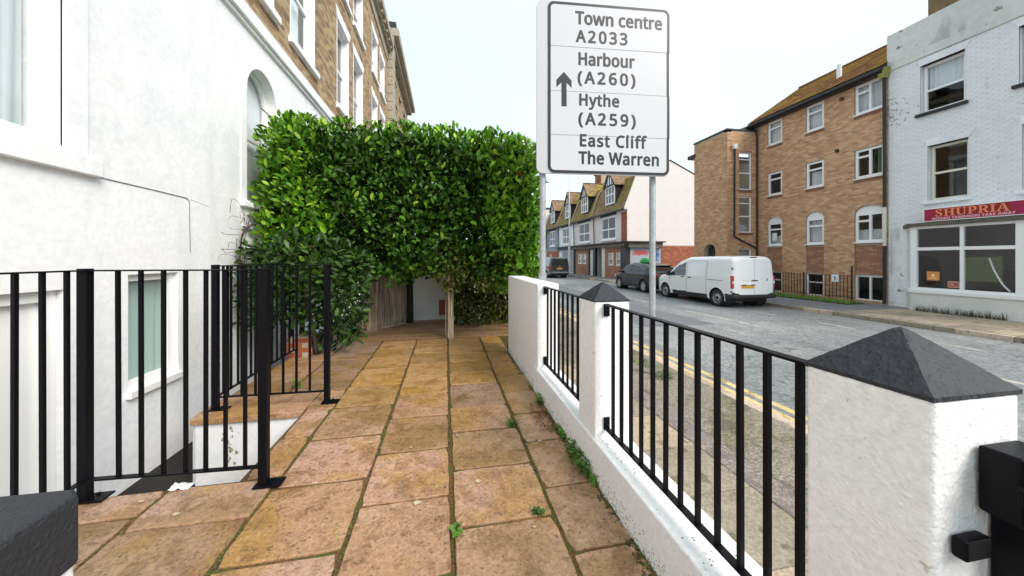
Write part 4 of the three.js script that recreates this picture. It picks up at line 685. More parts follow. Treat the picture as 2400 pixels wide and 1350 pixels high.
// ---------------------------------------------------------------- terrace with dormers farther along
{
  const roofTone = moss => (u, v) => { const n = fbm(u / 9 + 0.3, v / 9, 7, 3, 15); const k = rr(0.55, 1.15); const c = n > moss ? [0.34, 0.27, 0.07] : [0.36, 0.24, 0.15]; return lin(c[0] * k, c[1] * k, c[2] * k); };
  const red = palette([[[0.42, 0.12, 0.06], 3], [[0.34, 0.1, 0.06], 2], [[0.5, 0.2, 0.1], 1]], 6), tan = palette([[[0.44, 0.22, 0.14], 3], [[0.38, 0.18, 0.11], 2], [[0.5, 0.28, 0.18], 1]], 6);
  const creamWall = std({ map: renderTex, color: lin(0.9, 0.82, 0.78), roughness: 0.9, bumpMap: renderBump, bumpScale: 0.006 });
  const pebble = std({ map: roughTex, color: lin(0.92, 0.85, 0.82), roughness: 0.95, bumpMap: roughBump, bumpScale: 0.012 });
  const blueWall = std({ map: renderTex, color: lin(0.3, 0.36, 0.42), roughness: 0.9 });
  const graffiti = (draw) => { const c = document.createElement('canvas'); c.width = 512; c.height = 512; draw(c.getContext('2d')); const t = new THREE.CanvasTexture(c); t.colorSpace = THREE.SRGBColorSpace; return t; };
  const squig = (g, col, n, x, y, w, h, lw) => { g.strokeStyle = col; g.lineWidth = lw; for (let i = 0; i < n; i++) { g.beginPath(); g.moveTo(x + rr(0, w), y + rr(0, h)); for (let k = 0; k < 4; k++) g.bezierCurveTo(x + rr(0, w), y + rr(0, h), x + rr(0, w), y + rr(0, h), x + rr(0, w), y + rr(0, h)); g.stroke(); } };
  const house = (z0, z1, label, o) => {
    const zc = (z0 + z1) / 2, hw = (z1 - z0) / 2 - 0.004, h = thing('terrace_house', label, 'house', [14.2, 0, zc], RIGHT, 'mansard terrace houses across the road'), U = z => z - zc;
    const win = [U(o.win[0]), U(o.win[1]), 3.2, 5.2];
    part(h, 'upper_wall', holed(-hw, hw, 2.6, 5.6, [win], 0.25), o.wall);
    part(h, 'interior', shell(-hw + 0.3, hw - 0.3, 2.6, 5.5, -0.25, -4), M.room);
    makeWindow(h, { u0: win[0], u1: win[1], v0: 3.2, v1: 5.2, rec: 0.02, fw: 0.13, mull: [(win[0] + win[1]) / 2], trans: [4.1], sill: [0.05, 0.14, 0.1] });
    part(h, 'window_hood', bx(win[0] - 0.15, win[1] + 0.15, 5.28, 5.42, -0.1, 0.12, 0.02), M.darkWood);
    // mansard: steep front, shallow upper slope
    part(h, 'roof_body', lengthwise([[0.25, 5.55], [-0.8, 8.14], [-3.8, 9.4], [-6.5, 8.2], [-7.2, 5.5], [-7.2, 5.45], [0.25, 5.45]], 2 * hw).translate(-hw, 0, 0), o.gable ? pebble : M.darkWood);
    const s1 = Math.hypot(1.07, 2.6), s2 = Math.hypot(3, 1.26);
    tiles(h, 'roof_tiles', [-hw, 5.56, 0.27], [1, 0, 0], [0, 2.6 / s1, -1.07 / s1], 2 * hw, s1, 0.25, 0.2, roofTone(o.moss), (u, v) => Math.abs(u - hw - U(o.dorm)) < 0.9 && v > 0.7 && v < 2.6);
    tiles(h, 'upper_tiles', [-hw, 8.16, -0.8], [1, 0, 0], [0, 1.26 / s2, -3 / s2], 2 * hw, s2, 0.25, 0.25, roofTone(o.moss));
    part(h, 'gutter', bx(-hw, hw, 5.4, 5.52, 0.2, 0.36, 0.03), M.pipeBlack);
    part(h, 'party_ridge', tube([[-hw, 5.6, 0.3], [-hw, 8.2, -0.76], [-hw, 9.5, -3.8]], 0.07, 6, 12), std({ color: lin(0.5, 0.4, 0.32), roughness: 0.9 }));
    part(h, 'drain_pipe', tube([[-hw + 0.15, 5.4, 0.15], [-hw + 0.15, 2.9, 0.08]], 0.045, 6), M.pipeBlack);
    // dormer
    const d = U(o.dorm), dg = grp(h, 'dormer');
    part(dg, 'dormer_cheek', lengthwise([[0.12, 6.2], [0.12, 7.85], [-1.0, 7.85], [-1.0, 8.1], [-0.8, 8.1]], 1.7).translate(d - 0.85, 0, 0), M.darkWood);
    makeWindow(h, { u0: d - 0.85, u1: d + 0.85, v0: 6.22, v1: 7.8, rec: -0.2, fw: 0.12, mull: [d - 0.28, d + 0.28], trans: [7.05], curtain: [d - 0.8, d + 0.8, 6.25, 7.8] });
    part(dg, 'dormer_gable', prism([[d - 0.95, 7.8], [d + 0.95, 7.8], [d, 9.0]], 0.08).translate(0, 0, 0.14), M.wall);
    part(dg, 'gable_timber', [prism([[d - 1.15, 7.7], [d - 0.93, 7.7], [d, 8.95], [d + 0.93, 7.7], [d + 1.15, 7.7], [d, 9.2]], 0.07).translate(0, 0, 0.25), bx(d - 0.9, d + 0.9, 7.78, 7.9, 0.2, 0.26), bx(d - 0.05, d + 0.05, 7.9, 8.9, 0.222, 0.25), bx(d - 0.45, d - 0.37, 7.9, 8.45, 0.222, 0.25), bx(d + 0.37, d + 0.45, 7.9, 8.45, 0.222, 0.25)], M.darkWood);
    const sL = Math.hypot(1.15, 1.45);
    for (const s of [-1, 1]) tiles(dg, 'dormer_tiles', s < 0 ? [d - 1.17, 7.72, -1.9] : [d + 1.17, 7.72, 0.34], s < 0 ? [0, 0, 1] : [0, 0, -1], [-s * 1.15 / sL, 1.45 / sL, 0], 2.24, sL, 0.25, 0.2, roofTone(o.moss + 0.03));
    part(dg, 'dormer_roof', prism([[d - 1.14, 7.71], [d + 1.14, 7.71], [d, 9.15]], 2.02).translate(0, 0, -1.9), M.darkWood);
    return { h, U, hw };
  };
  // ground floors: brick or boards behind a dark canopy
  const canopy = (h, a, b, m) => { part(h, 'canopy', [bx(a, b, 2.8, 2.9, 0, 0.5, 0.01)], M.darkWood); part(h, 'fascia_board', bx(a, b, 2.5, 2.795, 0.05, 0.3), m); };
  const panel = (h, a, b, wins, tones) => { part(h, 'brick_panel', holed(a, b, -0.3, 2.5, wins, 0.2), M.mortar); bricks(h, { u0: a, u1: b, v0: -0.17, v1: 2.48, holes: wins, tones, mat: brickMat, z: 0 }); for (const w of wins) makeWindow(h, { u0: w[0], u1: w[1], v0: w[2], v1: w[3], rec: 0.0, fw: 0.1, trans: [(w[2] + w[3]) / 2], m: M.cream, sill: [0.04, 0.06, 0.06], curtain: [w[0], w[1], w[2], w[3]] }); };
  seed(81);
  const greyBoard = std({ color: lin(0.36, 0.35, 0.35), roughness: 0.7, map: concTex });
  let q = house(-32, -25.69, 'near end terrace house with pebbledashed side wall and dark shop canopy', { wall: creamWall, win: [-30.36, -27.6], dorm: -28.3, moss: 0.6, gable: true });
  {
    const { h, U, hw } = q; canopy(h, -hw, hw, greyBoard);
    panel(h, U(-29.6), U(-26.6), [[U(-28.92), U(-28.02), 0.95, 2.02], [U(-27.52), U(-26.66), 0.95, 2.02]], tan);
    part(h, 'pier', bx(U(-26.6), hw, -0.3, 2.5, -0.2, 0.12, 0.01), M.pipeBlack); part(h, 'pier', bx(U(-30.2), U(-29.6), -0.3, 2.5, -0.1, 0.06), M.cream);
    part(h, 'pier', bx(U(-32.0), U(-31.5), -0.3, 2.5, -0.1, 0.14), M.pipeBlack); part(h, 'passage', [bx(U(-31.5), U(-30.2), -0.3, 2.5, -3.1, -3), bx(U(-31.6), U(-31.5), -0.3, 2.5, -3, -0.1), bx(U(-30.2), U(-30.1), -0.3, 2.5, -3, -0.1)], M.room, 'dark open passage');
    const bp = grp(h, 'corner_brickwork'); part(bp, 'pier_core', bx(U(-26.6), hw - 0.01, 2.95, 5.3, 0.005, 0.03), M.mortar); bricks(bp, { u0: U(-26.6), u1: hw - 0.01, v0: 2.95, v1: 5.28, tones: red, mat: brickMat, z: 0.03 });
    // side wall facing the viewer (+z): local frame from the front corner, x = world x
    const sd = grp(h, 'side_wall', 'pebbledashed gable wall'); sd.position.set(hw, 0, 0); sd.rotation.y = Math.PI / 2;
    const gs = [[0, 2.6], [7.2, 2.6], [7.2, 5.5], [6.5, 8.25], [3.8, 9.5], [0.8, 8.22], [-0.22, 5.55], [0, 5.5]];
    part(sd, 'pebbledash', prism(gs, 0.2).translate(0, 0, -0.19), pebble);
    part(sd, 'verge', tube([[-0.25, 5.6, 0.02], [0.8, 8.28, 0.02]], 0.04, 5), M.cream); part(sd, 'verge', tube([[0.8, 8.28, 0.02], [3.8, 9.55, 0.02]], 0.05, 5), M.darkWood); part(sd, 'verge', tube([[3.8, 9.55, 0.02], [6.5, 8.3, 0.02]], 0.05, 5), M.darkWood);
    const lw = grp(sd, 'brick_base'); part(lw, 'mortar_wall', bx(3.0, 7.2, -0.3, 2.6, -0.2, 0.012), M.mortar); bricks(lw, { u0: 3.0, u1: 7.2, v0: -0.17, v1: 2.55, tones: red, mat: brickMat, z: 0.012 });
    part(sd, 'canopy', bx(-0.4, 3.1, 2.8, 2.9, 0.012, 0.5, 0.01), M.darkWood); part(sd, 'fascia_board', bx(0.0, 2.95, 2.4, 2.795, 0.012, 0.3), greyBoard);
    part(sd, 'shutter_box', bx(0.15, 2.95, -0.3, 2.39, -0.1, 0.02), M.darkWood);
    seed(82); const t = graffiti(g => { g.fillStyle = '#a9b0b6'; g.fillRect(0, 0, 512, 512); for (let y = 0; y < 512; y += 16) { g.fillStyle = 'rgba(90,96,102,0.35)'; g.fillRect(0, y, 512, 3); } squig(g, '#b8505a', 16, 20, 30, 300, 90, 5); squig(g, '#324f8c', 12, 330, 20, 160, 200, 7); g.fillStyle = '#22262b'; g.font = 'bold 74px sans-serif'; g.fillText('Ork', 120, 350); });
    const sh = new THREE.Mesh(new THREE.PlaneGeometry(2.7, 2.5), std({ map: t, roughness: 0.5 })); sh.name = 'roller_shutter'; sh.userData.label = 'grey roller shutter with graffiti'; sh.position.set(1.6, 1.1, 0.03); shade(sh); sd.add(sh);
    part(sd, 'alarm_box', bx(6.3, 6.5, 8.0, 8.25, 0.01, 0.1, 0.01), M.upvc); flatten(sd);
  }
  q = house(-37.4, -32, 'second terrace house along with cream upper wall and mossy dormer roof', { wall: creamWall, win: [-36, -33.1], dorm: -34.0, moss: 0.45 });
  { const { h, U, hw } = q; canopy(h, -hw, hw, greyBoard); panel(h, U(-37.0), U(-33.4), [[U(-36.15), U(-35.15), 0.97, 2.02], [U(-34.95), U(-33.95), 0.97, 2.02]], tan); part(h, 'door', bx(U(-33.1), U(-32.1), -0.3, 2.4, -0.15, -0.05, 0.01), M.cream); part(h, 'pier', bx(U(-37.4), U(-37.0), -0.3, 2.5, -0.1, 0.14), M.pipeBlack); part(h, 'door_post', bx(U(-33.4), U(-33.1), -0.3, 2.5, -0.1, 0.05), M.pipeBlack); part(h, 'door_head', bx(U(-33.1), U(-32.02), 2.4, 2.5, -0.15, 0.03), M.pipeBlack); }
  q = house(-42.8, -37.4, 'white terrace house with closed grey shop shutter behind the lamp post', { wall: M.wall, win: [-41.4, -38.7], dorm: -39.0, moss: 0.45 });
  { const { h, U, hw } = q; canopy(h, -hw, hw, std({ color: lin(0.05, 0.07, 0.11), roughness: 0.6 })); seed(83); part(h, 'shop_wall', bx(-hw, hw, -0.3, 2.5, -0.2, -0.02), M.grey); const t = graffiti(g => { g.fillStyle = '#8f959b'; g.fillRect(0, 0, 512, 512); for (let y = 0; y < 512; y += 20) { g.fillStyle = 'rgba(70,76,82,0.4)'; g.fillRect(0, y, 512, 3); } squig(g, '#d8dce0', 10, 60, 180, 380, 260, 8); }); const sh = new THREE.Mesh(new THREE.PlaneGeometry(3.6, 2.4), std({ map: t, roughness: 0.5 })); sh.name = 'roller_shutter'; sh.position.set(0.4, 1.1, 0); shade(sh); h.add(sh); }
  q = house(-48.2, -42.8, 'blue grey terrace house with red brick ground floor at the far end', { wall: blueWall, win: [-46.8, -44.4], dorm: -44.9, moss: 0.6 });
  { const { h, U, hw } = q; panel(h, -hw, hw, [[U(-47), U(-46), 0.9, 2.1]], red); part(h, 'lintel_band', bx(-hw, hw, 2.5, 2.6, -0.2, 0.04), M.stone); }
  seed(84);
  const cs = thing('brick_chimney', 'red brick chimney rising behind the terrace dormers', 'chimney', [16.7, 8.6, -35.8], RIGHT);
  part(cs, 'core', bx(-0.75, 0.75, 0, 2.2, -0.42, 0.38), M.mortar); bricks(cs, { u0: -0.75, u1: 0.75, v0: 0, v1: 2.1, z: 0.38, tones: red, mat: brickMat }); part(cs, 'crown', bx(-0.85, 0.85, 2.1, 2.3, -0.5, 0.5, 0.02), M.rust); part(cs, 'pot', cyl(0.13, 0.1, 0.5, -0.4, 2.3, 0, 10), M.rust); part(cs, 'pot', cyl(0.13, 0.1, 0.5, 0.4, 2.3, 0, 10), M.rust);
  const fb = thing('far_pale_building', 'pale cream building at the far end of the street', 'building', [13.6, 0, -56], RIGHT);
  const fo = []; for (let i = 0; i < 4; i++) for (let j = 0; j < 3; j++) fo.push([-6 + i * 3.2, -4.6 + i * 3.2, 0.8 + j * 2.7, 2.4 + j * 2.7]);
  part(fb, 'wall', holed(-7.5, 7.5, -0.7, 8.6, fo, 0.3), creamWall); part(fb, 'interior', shell(-7.3, 7.3, -0.6, 8.5, -0.3, -4), M.room); for (const [a, b, c, d] of fo) makeWindow(fb, { u0: a, u1: b, v0: c, v1: d, rec: 0.06, fw: 0.1, mull: [(a + b) / 2] }); part(fb, 'end_wall', bx(7.2, 7.5, -0.7, 8.6, -8, -0.301), creamWall); part(fb, 'roof', bx(-7.6, 7.6, 8.6, 8.8, -8, 0.2), M.darkWood);
}
// ---------------------------------------------------------------- road sign on two posts
{
  const s = thing('direction_sign', 'large white direction sign with black lettering on two grey posts', 'sign', [2.22, -0.18, -4.69]);
  const postMat = M.galv;
  part(s, 'post', [cyl(0.045, 0.045, 5.1, -0.86, -0.1, -0.15, 20)], postMat); part(s, 'post', [cyl(0.045, 0.045, 5.1, 0.815, -0.1, -0.06, 20)], postMat);
  part(s, 'post_sleeve', [cyl(0.056, 0.056, 1.62, -0.86, -0.1, -0.15, 20)], postMat);
  const b = grp(s, 'sign_panel'); b.position.set(0.0, 3.0, 0.02); b.rotation.y = -4.5 * DEG;   // board centre 0; y from 2.75 to 5.17 above the path
  const W = 1.8, H = 2.42, B0 = 2.75 - 3.0 + 0.18, x0 = -0.815;
  const rounded = (a, c, w, h, r) => { const p = new THREE.Shape(); p.moveTo(a + r, c); p.lineTo(a + w - r, c); p.absarc(a + w - r, c + r, r, -Math.PI / 2, 0); p.lineTo(a + w, c + h - r); p.absarc(a + w - r, c + h - r, r, 0, Math.PI / 2); p.lineTo(a + r, c + h); p.absarc(a + r, c + h - r, r, Math.PI / 2, Math.PI); p.lineTo(a, c + r); p.absarc(a + r, c + r, r, Math.PI, Math.PI * 1.5); return p; };
  part(b, 'backing', new THREE.ExtrudeGeometry(rounded(x0 - 0.16, B0 - 0.008, W + 0.165, H + 0.016, 0.09), { depth: 0.028, bevelEnabled: false, curveSegments: 8 }).translate(0, 0, -0.032), std({ color: lin(0.52, 0.52, 0.54), roughness: 0.45, metalness: 0.1 }), 'plain grey backing board');
  for (const y of [B0 + 0.35, B0 + 1.2, B0 + 2.05]) part(b, 'rear_channel', bx(x0 - 0.1, x0 + W - 0.05, y, y + 0.06, -0.062, -0.033), M.galv);
  // four face panels carrying one continuous print
  const c = document.createElement('canvas'); c.width = 1024; c.height = 1376; const g = c.getContext('2d'), k = 1024 / W;
  g.fillStyle = '#c9cacf'; g.fillRect(0, 0, 1024, 1376);
  const X = x => (x - 1.4) * k, Y = y => (5.17 - y) * k;
  g.strokeStyle = '#1c1f26'; g.lineWidth = 0.042 * k; g.beginPath(); { const o = 0.021 * k, w = 1024 - 2 * o, h = H * k - 2 * o, r = 0.075 * k; g.moveTo(o + r, o); g.lineTo(o + w - r, o); g.arc(o + w - r, o + r, r, -Math.PI / 2, 0); g.lineTo(o + w, o + h - r); g.arc(o + w - r, o + h - r, r, 0, Math.PI / 2); g.lineTo(o + r, o + h); g.arc(o + r, o + h - r, r, Math.PI / 2, Math.PI); g.lineTo(o, o + r); g.arc(o + r, o + r, r, Math.PI, Math.PI * 1.5); g.closePath(); } g.stroke();
  g.fillStyle = '#1c1f26'; g.textBaseline = 'alphabetic';
  for (const [t, ax, ay, bx1, cap] of [['Town centre', 1.797, 4.87, 3.088, 0.172], ['A2033', 1.807, 4.615, 2.567, 0.163], ['Harbour', 1.826, 4.292, 2.672, 0.17], ['(A260)', 1.826, 4.033, 2.686, 0.163], ['Hythe', 1.836, 3.718, 2.442, 0.16], ['(A259)', 1.836, 3.447, 2.686, 0.162], ['East Cliff', 1.846, 3.14, 2.837, 0.163], ['The Warren', 1.846, 2.893, 3.052, 0.165]]) {
    const px = cap / 0.714 * k; g.font = `${Math.round(px)}px sans-serif`; g.lineWidth = px * 0.075; g.strokeStyle = '#1c1f26'; g.lineJoin = 'round';
    let w = 0; const chars = [...t], nat = chars.reduce((q, ch) => q + g.measureText(ch).width, 0), want = (bx1 - ax) * k, gap = clamp((want - nat * 0.97) / (chars.length - 1), 0, px * 0.16); w = nat + gap * (chars.length - 1);
    g.save(); g.translate(X(ax), Y(ay)); g.scale((bx1 - ax) * k / w, 1); let x = 0; for (const ch of chars) { g.fillText(ch, x, 0); g.strokeText(ch, x, 0); x += g.measureText(ch).width + gap; } g.restore();
  }
  seed(55); for (let i = 0; i < 260; i++) { g.fillStyle = `rgba(110,112,112,${rr(0.05, 0.22)})`; const w = rr(1, 4); g.fillRect(rr(30, 990), rr(30, 1340), w, w * rr(0.6, 3)); } g.fillStyle = '#1c1f26';
  g.beginPath(); for (const [x, y] of [[1.632, 4.18], [1.742, 4.06], [1.742, 3.955], [1.67, 4.025], [1.67, 3.69], [1.594, 3.69], [1.594, 4.025], [1.522, 3.955], [1.522, 4.06]]) g.lineTo(X(x), Y(y)); g.closePath(); g.fill();
  const T = new THREE.CanvasTexture(c); T.colorSpace = THREE.SRGBColorSpace; T.anisotropy = 4;
  const face = new THREE.MeshStandardMaterial({ map: T, roughness: 0.4, side: THREE.DoubleSide });
  const cuts = [0, 3.29 - 2.75, 3.91 - 2.75, 4.54 - 2.75, H];
  for (let i = 0; i < 4; i++) {
    const a = cuts[i] + 0.003, d = cuts[i + 1] - 0.003, sh = new THREE.Shape(), r = 0.085; const L = x0, R = x0 + W + (i % 2 ? 0.006 : 0), lo = B0 + a, hi = B0 + d;
    if (i === 0) { sh.moveTo(L + r, lo); sh.lineTo(R - r, lo); sh.absarc(R - r, lo + r, r, -Math.PI / 2, 0); sh.lineTo(R, hi); sh.lineTo(L, hi); sh.lineTo(L, lo + r); sh.absarc(L + r, lo + r, r, Math.PI, Math.PI * 1.5); }
    else if (i === 3) { sh.moveTo(L, lo); sh.lineTo(R, lo); sh.lineTo(R, hi - r); sh.absarc(R - r, hi - r, r, 0, Math.PI / 2); sh.lineTo(L + r, hi); sh.absarc(L + r, hi - r, r, Math.PI / 2, Math.PI); }
    else { sh.moveTo(L, lo); sh.lineTo(R, lo); sh.lineTo(R, hi); sh.lineTo(L, hi); }
    let q = new THREE.ExtrudeGeometry(sh, { depth: 0.004, bevelEnabled: false, curveSegments: 8 }).translate(0, 0, -0.002 + (i % 2) * 0.0012); if (q.index) q = q.toNonIndexed();
    const p = q.attributes.position, uv = new Float32Array(p.count * 2); for (let n = 0; n < p.count; n++) { uv[2 * n] = clamp((p.getX(n) - x0) / W, 0.001, 0.999); uv[2 * n + 1] = clamp(1 - (1 - (p.getY(n) - B0) / H) * (H * k / 1376), 0.001, 0.999); } q.setAttribute('uv', new THREE.BufferAttribute(uv, 2));
    raw(b, 'face_panel', q, face);
  }
}
{ const l = thing('street_lamp', 'slender white street lamp post on the far pavement', 'lamp post', [12.75, -0.17, -35]);
  const white = std({ color: lin(0.75, 0.75, 0.75), roughness: 0.5 });
  part(l, 'base_column', cyl(0.13, 0.12, 2.9, 0, 0, 0, 14), white); part(l, 'shaft', cyl(0.075, 0.05, 7.6, 0, 2.9, 0, 12), white); part(l, 'arm', tube([[0, 10.4, 0], [-0.5, 10.7, 0], [-1.6, 10.8, 0]], 0.04, 8), white); part(l, 'lantern', bx(-2.3, -1.5, 10.74, 10.9, -0.14, 0.14, 0.05), M.galv); }

// ---------------------------------------------------------------- vehicles: lofted bodies (front towards -z)
function loft(o) {
  const { L, top, bot, plan, tum, roofR, belt, nz = 150, ns = 34, nr = 8, nt = 9, capK = 12, wheels, Ra, crown = 0.02 } = o;
  const V = [], Q = []; // quads carry the region data
  const zs = Array.from({ length: nz + 1 }, (_, i) => -L / 2 + L * i / nz);
  const ring = z => {
    const yb = bot(z), yt = top(z), w = plan(z), r = Math.min(roofR(z), (yt - yb) * 0.5), pts = [];
    const side = y => { let x = w; x -= tum * Math.max(0, y - belt) * (1 + 0.35 * Math.max(0, y - belt)); x -= 0.1 * Math.pow(Math.max(0, (0.45 - y) / 0.45), 2); x -= 0.03 * Math.pow(Math.max(0, (belt - y)) / belt, 2); return Math.max(0.02, x); };
    for (let i = 0; i <= ns; i++) { const y = yb + (yt - r - yb) * i / ns; pts.push([side(y), y]); }
    const xe = side(yt - r), rx = Math.min(r * 1.15, xe * 0.7); for (let i = 1; i <= nr; i++) { const t = i / nr * Math.PI / 2; pts.push([xe - rx + rx * Math.cos(t), yt - r + r * Math.sin(t)]); }
    const xr = xe - rx; for (let i = 1; i <= nt; i++) { const x = xr * (1 - i / nt); pts.push([x, yt + crown * (1 - (x / xr) ** 2)]); }
    return pts;
  };
  const rings = zs.map(ring), n = rings[0].length;
  for (const s of [1, -1]) {
    const base = V.length / 3;
    rings.forEach((R, i) => R.forEach(p => V.push(s * p[0], p[1], zs[i])));
    for (let i = 0; i < nz; i++) for (let j = 0; j < n - 1; j++) {
      const a = base + i * n + j, b = a + 1, c = a + n, d = c + 1;
      Q.push({ q: s > 0 ? [a, c, d, b] : [a, b, d, c], where: j < ns ? 'side' : j < ns + nr ? 'edge' : 'top' });
    }
    for (const end of [0, nz]) {
      const cb = V.length / 3, R = rings[end], out = end ? 1 : -1;
      for (let k = 0; k <= capK; k++) R.forEach(p => { const t = 1 - k / capK; const e = (o.capR || 0.05); const edge = Math.min(1, (1 - t) * p[0] / e); const vy = Math.min(1, (p[1] - R[0][1]) / e, (R[n - 1][1] - p[1]) / e * 1.0 + 0.0001); V.push(s * p[0] * t, p[1], zs[end] + out * e * Math.sqrt(Math.max(0, 1 - (1 - edge) ** 2)) * Math.sqrt(clamp(1 - (1 - clamp(vy)) ** 2))); });
      for (let k = 0; k < capK; k++) for (let j = 0; j < n - 1; j++) { const a = cb + k * n + j, b = a + 1, c = a + n, d = c + 1; Q.push({ q: (s > 0) === (end > 0) ? [a, c, d, b] : [a, b, d, c], where: end ? 'rear' : 'front' }); }
    }
  }
  const P = new Float32Array(V), idx = []; for (const f of Q) { const [a, b, c, d] = f.q; idx.push(a, b, c, a, c, d); }
  let g = new THREE.BufferGeometry(); g.setAttribute('position', new THREE.BufferAttribute(P, 3)); g.setIndex(idx);
  // weld only for the normals
  const key = new Map(), rep_ = new Int32Array(P.length / 3); for (let i = 0; i < rep_.length; i++) { const kk = `${Math.round(P[3 * i] * 2e3)},${Math.round(P[3 * i + 1] * 2e3)},${Math.round(P[3 * i + 2] * 2e3)}`; if (!key.has(kk)) key.set(kk, i); rep_[i] = key.get(kk); }
  const N = new Float32Array(P.length), va = new THREE.Vector3(), vb = new THREE.Vector3(), vc = new THREE.Vector3();
  for (let i = 0; i < idx.length; i += 3) { const [a, b, c] = [idx[i], idx[i + 1], idx[i + 2]]; va.fromArray(P, a * 3); vb.fromArray(P, b * 3).sub(va); vc.fromArray(P, c * 3).sub(va); vb.cross(vc); for (const t of [a, b, c]) { const r = rep_[t]; N[3 * r] += vb.x; N[3 * r + 1] += vb.y; N[3 * r + 2] += vb.z; } }
  for (let i = 0; i < rep_.length; i++) { const r = rep_[i]; va.set(N[3 * r], N[3 * r + 1], N[3 * r + 2]).normalize(); if (r === i) continue; }
  const norm = i => { const r = rep_[i]; va.set(N[3 * r], N[3 * r + 1], N[3 * r + 2]).normalize(); return [va.x, va.y, va.z]; };
  const sets = {};
  for (const f of Q) {
    const c = [0, 0, 0]; for (const v of f.q) for (let m = 0; m < 3; m++) c[m] += P[3 * v + m] / 4;
    if ((f.where === 'side' || f.where === 'edge') && wheels.some(([z, y]) => (c[2] - z) ** 2 + (c[1] - y) ** 2 < Ra * Ra)) continue;
    const reg = o.region(f.where, c[0], c[1], c[2]) || 'body'; (sets[reg] ||= []).push(f.q);
  }
  const out = {};
  for (const [k, qs] of Object.entries(sets)) { const p = [], nn = [], uv = []; for (const q of qs) for (const t of [q[0], q[1], q[2], q[0], q[2], q[3]]) { p.push(P[3 * t], P[3 * t + 1], P[3 * t + 2]); nn.push(...norm(t)); uv.push(P[3 * t + 2], P[3 * t + 1]); } const q = new THREE.BufferGeometry(); q.setAttribute('position', new THREE.Float32BufferAttribute(p, 3)); q.setAttribute('normal', new THREE.Float32BufferAttribute(nn, 3)); q.setAttribute('uv', new THREE.Float32BufferAttribute(uv, 2)); out[k] = q; }
  out.sideAt = (z, y) => { const R = ring(z); for (let i = 0; i < R.length - 1; i++) if (y >= R[i][1] && y <= R[i + 1][1]) return R[i][0]; return R[0][0]; };
  return out;
}
function mir(g, s) { if (s > 0) return g; g = g.index ? g.toNonIndexed() : g; g.scale(-1, 1, 1); for (const k of ['position', 'normal', 'uv']) { const a = g.attributes[k]; if (!a) continue; const n = a.itemSize, r = a.array; for (let i = 0; i < a.count; i += 3) for (let m = 0; m < n; m++) { const p = (i + 1) * n + m, q = (i + 2) * n + m, t = r[p]; r[p] = r[q]; r[q] = t; } } return g; }
const paint = (r, g, b, rough = 0.3) => new THREE.MeshPhysicalMaterial({ color: lin(r, g, b), roughness: rough, clearcoat: 1, clearcoatRoughness: 0.04, side: THREE.DoubleSide });
const carGlass = new THREE.MeshPhysicalMaterial({ color: lin(0.02, 0.024, 0.026), roughness: 0.03, clearcoat: 1, clearcoatRoughness: 0.02, side: THREE.DoubleSide });
const tinted = new THREE.MeshPhysicalMaterial({ color: lin(0.75, 0.8, 0.78), roughness: 0.02, transmission: 1, thickness: 0, ior: 1.52, side: THREE.DoubleSide });
const trimMat = std({ color: lin(0.016, 0.016, 0.018), roughness: 0.55 }), tyreMat = std({ color: lin(0.018, 0.018, 0.019), roughness: 0.85 }), rimMat = std({ color: lin(0.42, 0.42, 0.43), roughness: 0.35, metalness: 0.7 });
const redLens = new THREE.MeshPhysicalMaterial({ color: lin(0.5, 0.012, 0.02), roughness: 0.15, clearcoat: 1 }), clearLens = std({ color: lin(0.75, 0.6, 0.56), roughness: 0.2 });
const plateMat = std({ color: lin(0.62, 0.34, 0.03), roughness: 0.5 });
function lathe(p, n = 28) { return new THREE.LatheGeometry(p.map(q => new THREE.Vector2(q[0], q[1])), n); }
function wheel(parent, x, y, z, R, w, kind) {
  const s = Math.sign(x), g = grp(parent, 'wheel'); g.position.set(x, y, z); g.rotation.z = -s * Math.PI / 2;   // lathe axis y points outwards
  const r = R * 0.66;
  part(g, 'tyre', lathe([[r, -w], [R * 0.93, -w], [R, -w * 0.75], [R, -w * 0.22], [R * 0.94, 0], [r * 1.03, 0.004], [r, -0.02]]), tyreMat);
  const rim = [lathe([[r, -0.012], [r * 0.95, -0.006], [r * 0.9, -0.035], [r * 0.86, -0.09]])];
  if (kind === 'steel') {
    rim.push(lathe([[r * 0.86, -0.09], [r * 0.8, -0.05], [r * 0.58, -0.03], [r * 0.34, -0.018], [0.001, -0.016]]));
    part(g, 'rim', rim, rimMat); const hs = []; for (let i = 0; i < 14; i++) { const a = i / 14 * Math.PI * 2; hs.push(new THREE.CylinderGeometry(0.02, 0.02, 0.01, 8).translate(Math.cos(a) * r * 0.7, -0.034, Math.sin(a) * r * 0.7)); } part(g, 'vent_holes', hs, trimMat).userData.kind = 'stuff';
    part(g, 'hub_cap', lathe([[r * 0.33, -0.02], [r * 0.3, -0.004], [0.001, 0.0]]), trimMat);
  } else {
    for (let i = 0; i < 5; i++) { const a = i / 5 * Math.PI * 2; rim.push(bx(0.03, r * 0.93, -0.05, -0.018, -0.04, 0.04, 0.01).rotateY(a + 0.1)); rim.push(bx(r * 0.45, r * 0.93, -0.045, -0.02, -0.03, 0.03, 0.008).rotateY(a - 0.22)); }
    rim.push(lathe([[0.07, -0.03], [0.06, -0.01], [0.001, -0.008]])); part(g, 'rim', rim, rimMat); part(g, 'brake_disc', new THREE.CylinderGeometry(r * 0.85, r * 0.85, 0.02, 24).translate(0, -0.11, 0), trimMat);
  }
  return g;
}
